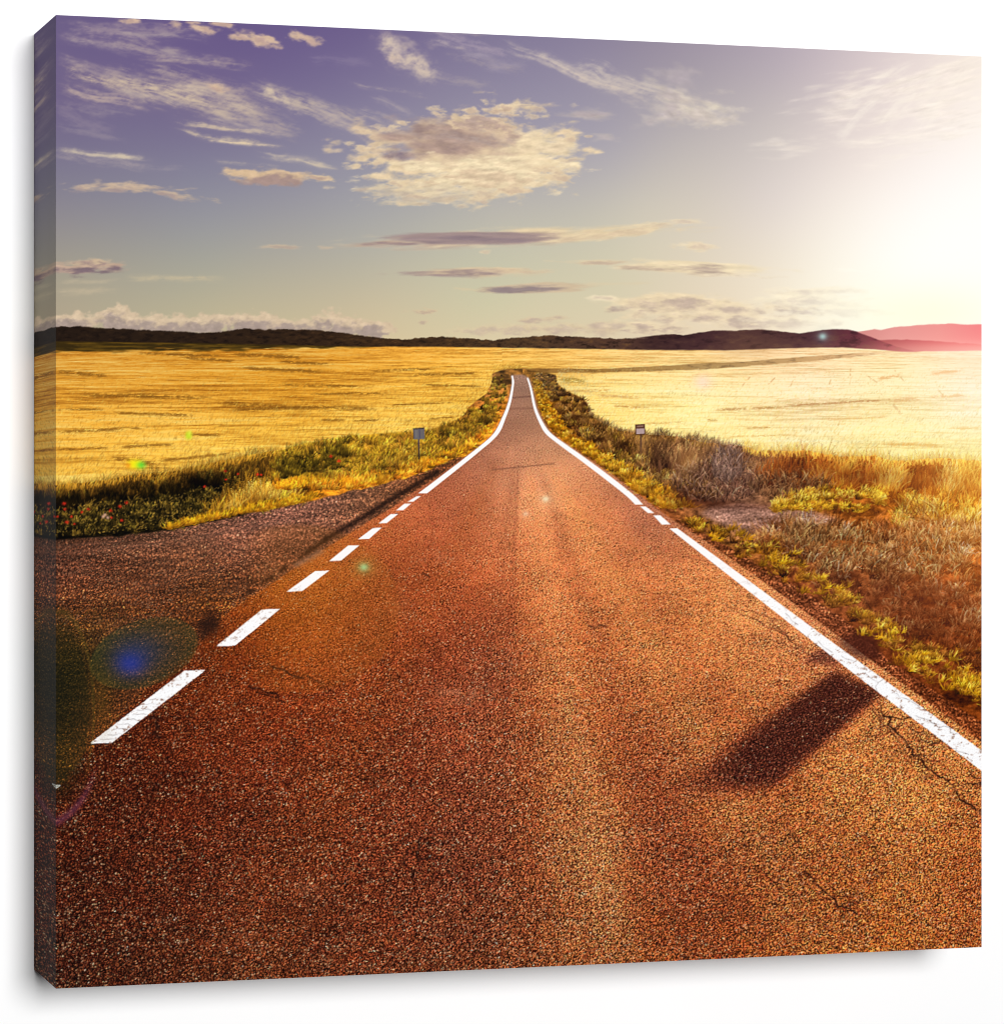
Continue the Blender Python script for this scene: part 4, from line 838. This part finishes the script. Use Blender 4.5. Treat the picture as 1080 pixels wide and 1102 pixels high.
coG = np.stack([np.broadcast_to((sx_*U-CW/2)[None], PXG.shape), np.full(PXG.shape, -CD), np.broadcast_to(((1-vv)*CH)[:, None], PXG.shape)], -1).reshape(-1, 3)
ii, jj = np.meshgrid(np.arange(NXG), np.arange(NYG))
v0 = jj*(NXG+1)+ii
quads = np.stack([v0+NXG+1, v0+NXG+2, v0+1, v0], -1).reshape(-1, 4)

# which printed region each cell of the face belongs to
cx_ = (PXG[:-1, :-1]+PXG[1:, 1:])/2; cy_ = (PYG[:-1, :-1]+PYG[1:, 1:])/2
ui = np.clip((cx_*S).astype(int), 0, NX-1); vi = np.clip((cy_*S).astype(int), 0, NY-1)
land = LAND[vi, ui]; hill = HILL[vi, ui]; line = LID[vi, ui]; cld = CLOUD[vi, ui] > .5
REG = np.zeros(land.shape, np.int16); names = {0: ('printed_sky', None)}
parts = []
def region(mask, name, label=None, parent=None):
    k = len(names); names[k] = (name, label); parts.append((k, parent)); REG[mask] = k
    return k
for box in [(380,104,634,228),(374,243,724,269),(426,286,594,300),(520,304,636,318),(592,277,834,300),(236,179,364,201),(68,194,222,216),(38,279,142,298),(201,27,302,54),(304,32,348,51),(408,30,466,96),(676,76,796,140),(60,328,420,362),(654,308,932,360),(700,231,750,245),(720,257,778,275)]:
    region(cld & (cx_ > box[0]) & (cx_ < box[2]) & (cy_ > box[1]) & (cy_ < box[3]), 'printed_cloud')
region(hill & (land == 0), 'printed_hills')
region((land == 1) & (cx_ < 556), 'printed_wheat_field')
region((land == 1) & (cx_ >= 556), 'printed_wheat_field', 'pale sunlit wheat field printed on the right')
region(land == 2, 'printed_verge')
region((land == 3) & ~PATH[vi, ui], 'printed_verge', 'brown shrubby verge printed on the right')
region((land == 3) & PATH[vi, ui], 'printed_path')
region(land == 4, 'printed_gravel')
road = region(land == 5, 'printed_road')
for i, kx in enumerate(LINES):
    region(line == i+1, 'edge_line' if kx.startswith('edge') else 'lane_dash', None, road)
for P_, S_, lab in ((POST_L, SIGN_L, 'grey back of a square road sign'), (POST_R, SIGN_R, 'brown framed road sign with a white panel')):
    s = region(S_[vi, ui] > .5, 'printed_road_sign', lab)
    region((P_[vi, ui] > .5) & (S_[vi, ui] <= .5), 'sign_post', None, s)
objs = {}
flat = REG.ravel()
order = np.argsort(flat, kind='stable'); bounds = np.searchsorted(flat[order], np.arange(len(names)+1))
for k in range(len(names)):
    q = quads[order[bounds[k]:bounds[k+1]]]
    if not len(q): print('EMPTY', names[k]); continue
    used, inv = np.unique(q.ravel(), return_inverse=True)
    nm, lab = names[k]
    par = dict(parts).get(k)
    o = link(nm, mesh_from(nm, coG[used], inv.reshape(-1, 4), inkG[used]), objs.get(par, canvas), INK)
    if lab: tag(o, lab)
    objs[k] = o

# the four wrapped sides: the print goes on over the edge, mirrored
def side(edge):
    nd = 48
    q = np.linspace(0, 1, nd+1)
    if edge in ('left', 'right'):
        z = np.linspace(0, 1, NYG+1); Q, Z = np.meshgrid(q, z)
        x0 = XL if edge == 'left' else XR; sg = 1 if edge == 'left' else -1
        px = x0+sg*Q*28; s_of = np.interp(px, pxs, hh)
        ink = sample(px, CY+(Z-.5)*s_of)
        co = np.stack([np.full(Q.shape, -CW/2 if edge == 'left' else CW/2), -CD+Q*CD, (1-Z)*CH], -1)
        flip = edge == 'left'
    else:
        Q, I = np.meshgrid(q, np.arange(NXG+1))
        px = pxs[I]; v = Q*.06 if edge == 'top' else 1-Q*.06
        ink = sample(px, CY+(v-.5)*hh[I])
        co = np.stack([sx_[I]*U-CW/2, -CD+Q*CD, np.full(Q.shape, CH if edge == 'top' else 0.)], -1)
        flip = edge == 'top'
    R, Cn = Q.shape
    a, b = np.meshgrid(np.arange(Cn-1), np.arange(R-1)); v0 = b*Cn+a
    qd = np.stack([v0, v0+1, v0+Cn+1, v0+Cn], -1).reshape(-1, 4)
    if edge in ('right', 'top'): qd = qd[:, ::-1]
    return link('wrapped_side', mesh_from('wrapped_side', co.reshape(-1, 3), qd, ink.reshape(-1, 3)), canvas, INK)
for e in ('left', 'right', 'top', 'bottom'): side(e)
# wooden stretcher frame closing the back
WOOD = plain_material('pine_wood', (.42, .30, .18), .7, .2, .3, 30)
bw = .05; t_ = .004
bars = [((-CW/2+t_, CW/2-t_), (t_, bw)), ((-CW/2+t_, CW/2-t_), (CH-bw, CH-t_)), ((-CW/2+t_, -CW/2+bw), (bw, CH-bw)), ((CW/2-bw, CW/2-t_), (bw, CH-bw))]
for (xa, xb), (za, zb) in bars:
    co = np.array([(x, y, z) for x in (xa, xb) for y in (-CD+.006, -.001) for z in (za, zb)])
    q = np.array([(0,1,3,2),(4,6,7,5),(0,4,5,1),(2,3,7,6),(0,2,6,4),(1,5,7,3)])
    link('stretcher_bar', mesh_from('stretcher_bar', co, q), canvas, WOOD)

# the white wall it hangs on
WALL = plain_material('white_wall_paint', (.95, .95, .95), .95, .05, .01, 14)
co = np.array([(-4, .001, -.5), (4, .001, -.5), (4, .001, 4), (-4, .001, 4), (-4, .1, -.5), (4, .1, -.5), (4, .1, 4), (-4, .1, 4)])
wall = link('wall', mesh_from('wall', co, np.array([(0,1,2,3),(5,4,7,6),(0,4,5,1),(3,2,6,7),(0,3,7,4),(1,5,6,2)])), None, WALL)
tag(wall, 'plain white wall behind the canvas print', 'wall', 'structure')

# ------------------------------------------------------------------ light and camera
W = bpy.data.worlds.new('World'); scn.world = W; W.use_nodes = True
W.node_tree.nodes['Background'].inputs[0].default_value = (1, 1, 1, 1)
W.node_tree.nodes['Background'].inputs[1].default_value = AMB
lt_ = bpy.data.lights.new('softbox', 'AREA'); lt_.shape = 'DISK'
dist = 7.
lt_.size = 2*dist*math.tan(math.radians(HALF)); lt_.energy = KEY
lo = bpy.data.objects.new('softbox', lt_); col.objects.link(lo)
el, az = math.radians(ELEV), math.radians(AZIM)
lo.location = (dist*math.sin(az)*math.cos(el), -dist*math.cos(az)*math.cos(el), ZC+dist*math.sin(el))
from mathutils import Vector
lo.rotation_euler = (Vector((0, 0, ZC))-lo.location).to_track_quat('-Z', 'Y').to_euler()
cam = bpy.data.cameras.new('camera'); co_ = bpy.data.objects.new('camera', cam); col.objects.link(co_)
cam.sensor_fit = 'HORIZONTAL'; cam.sensor_width = 36; cam.lens = F/1080*36
cam.shift_y = -(551-CY)/1080; cam.clip_start = .05; cam.clip_end = 100
co_.location = (camx, camy, ZC)
co_.rotation_euler = (math.pi/2, 0, math.atan2(-e1[1], e2[1]))
scn.camera = co_
scn.render.filter_size = 1.1
scn.cycles.filter_width = 1.1
scn.view_settings.view_transform = 'Standard'; scn.view_settings.look = 'None'
scn.view_settings.exposure = 0; scn.view_settings.gamma = 1
scn.view_settings.use_curve_mapping = False
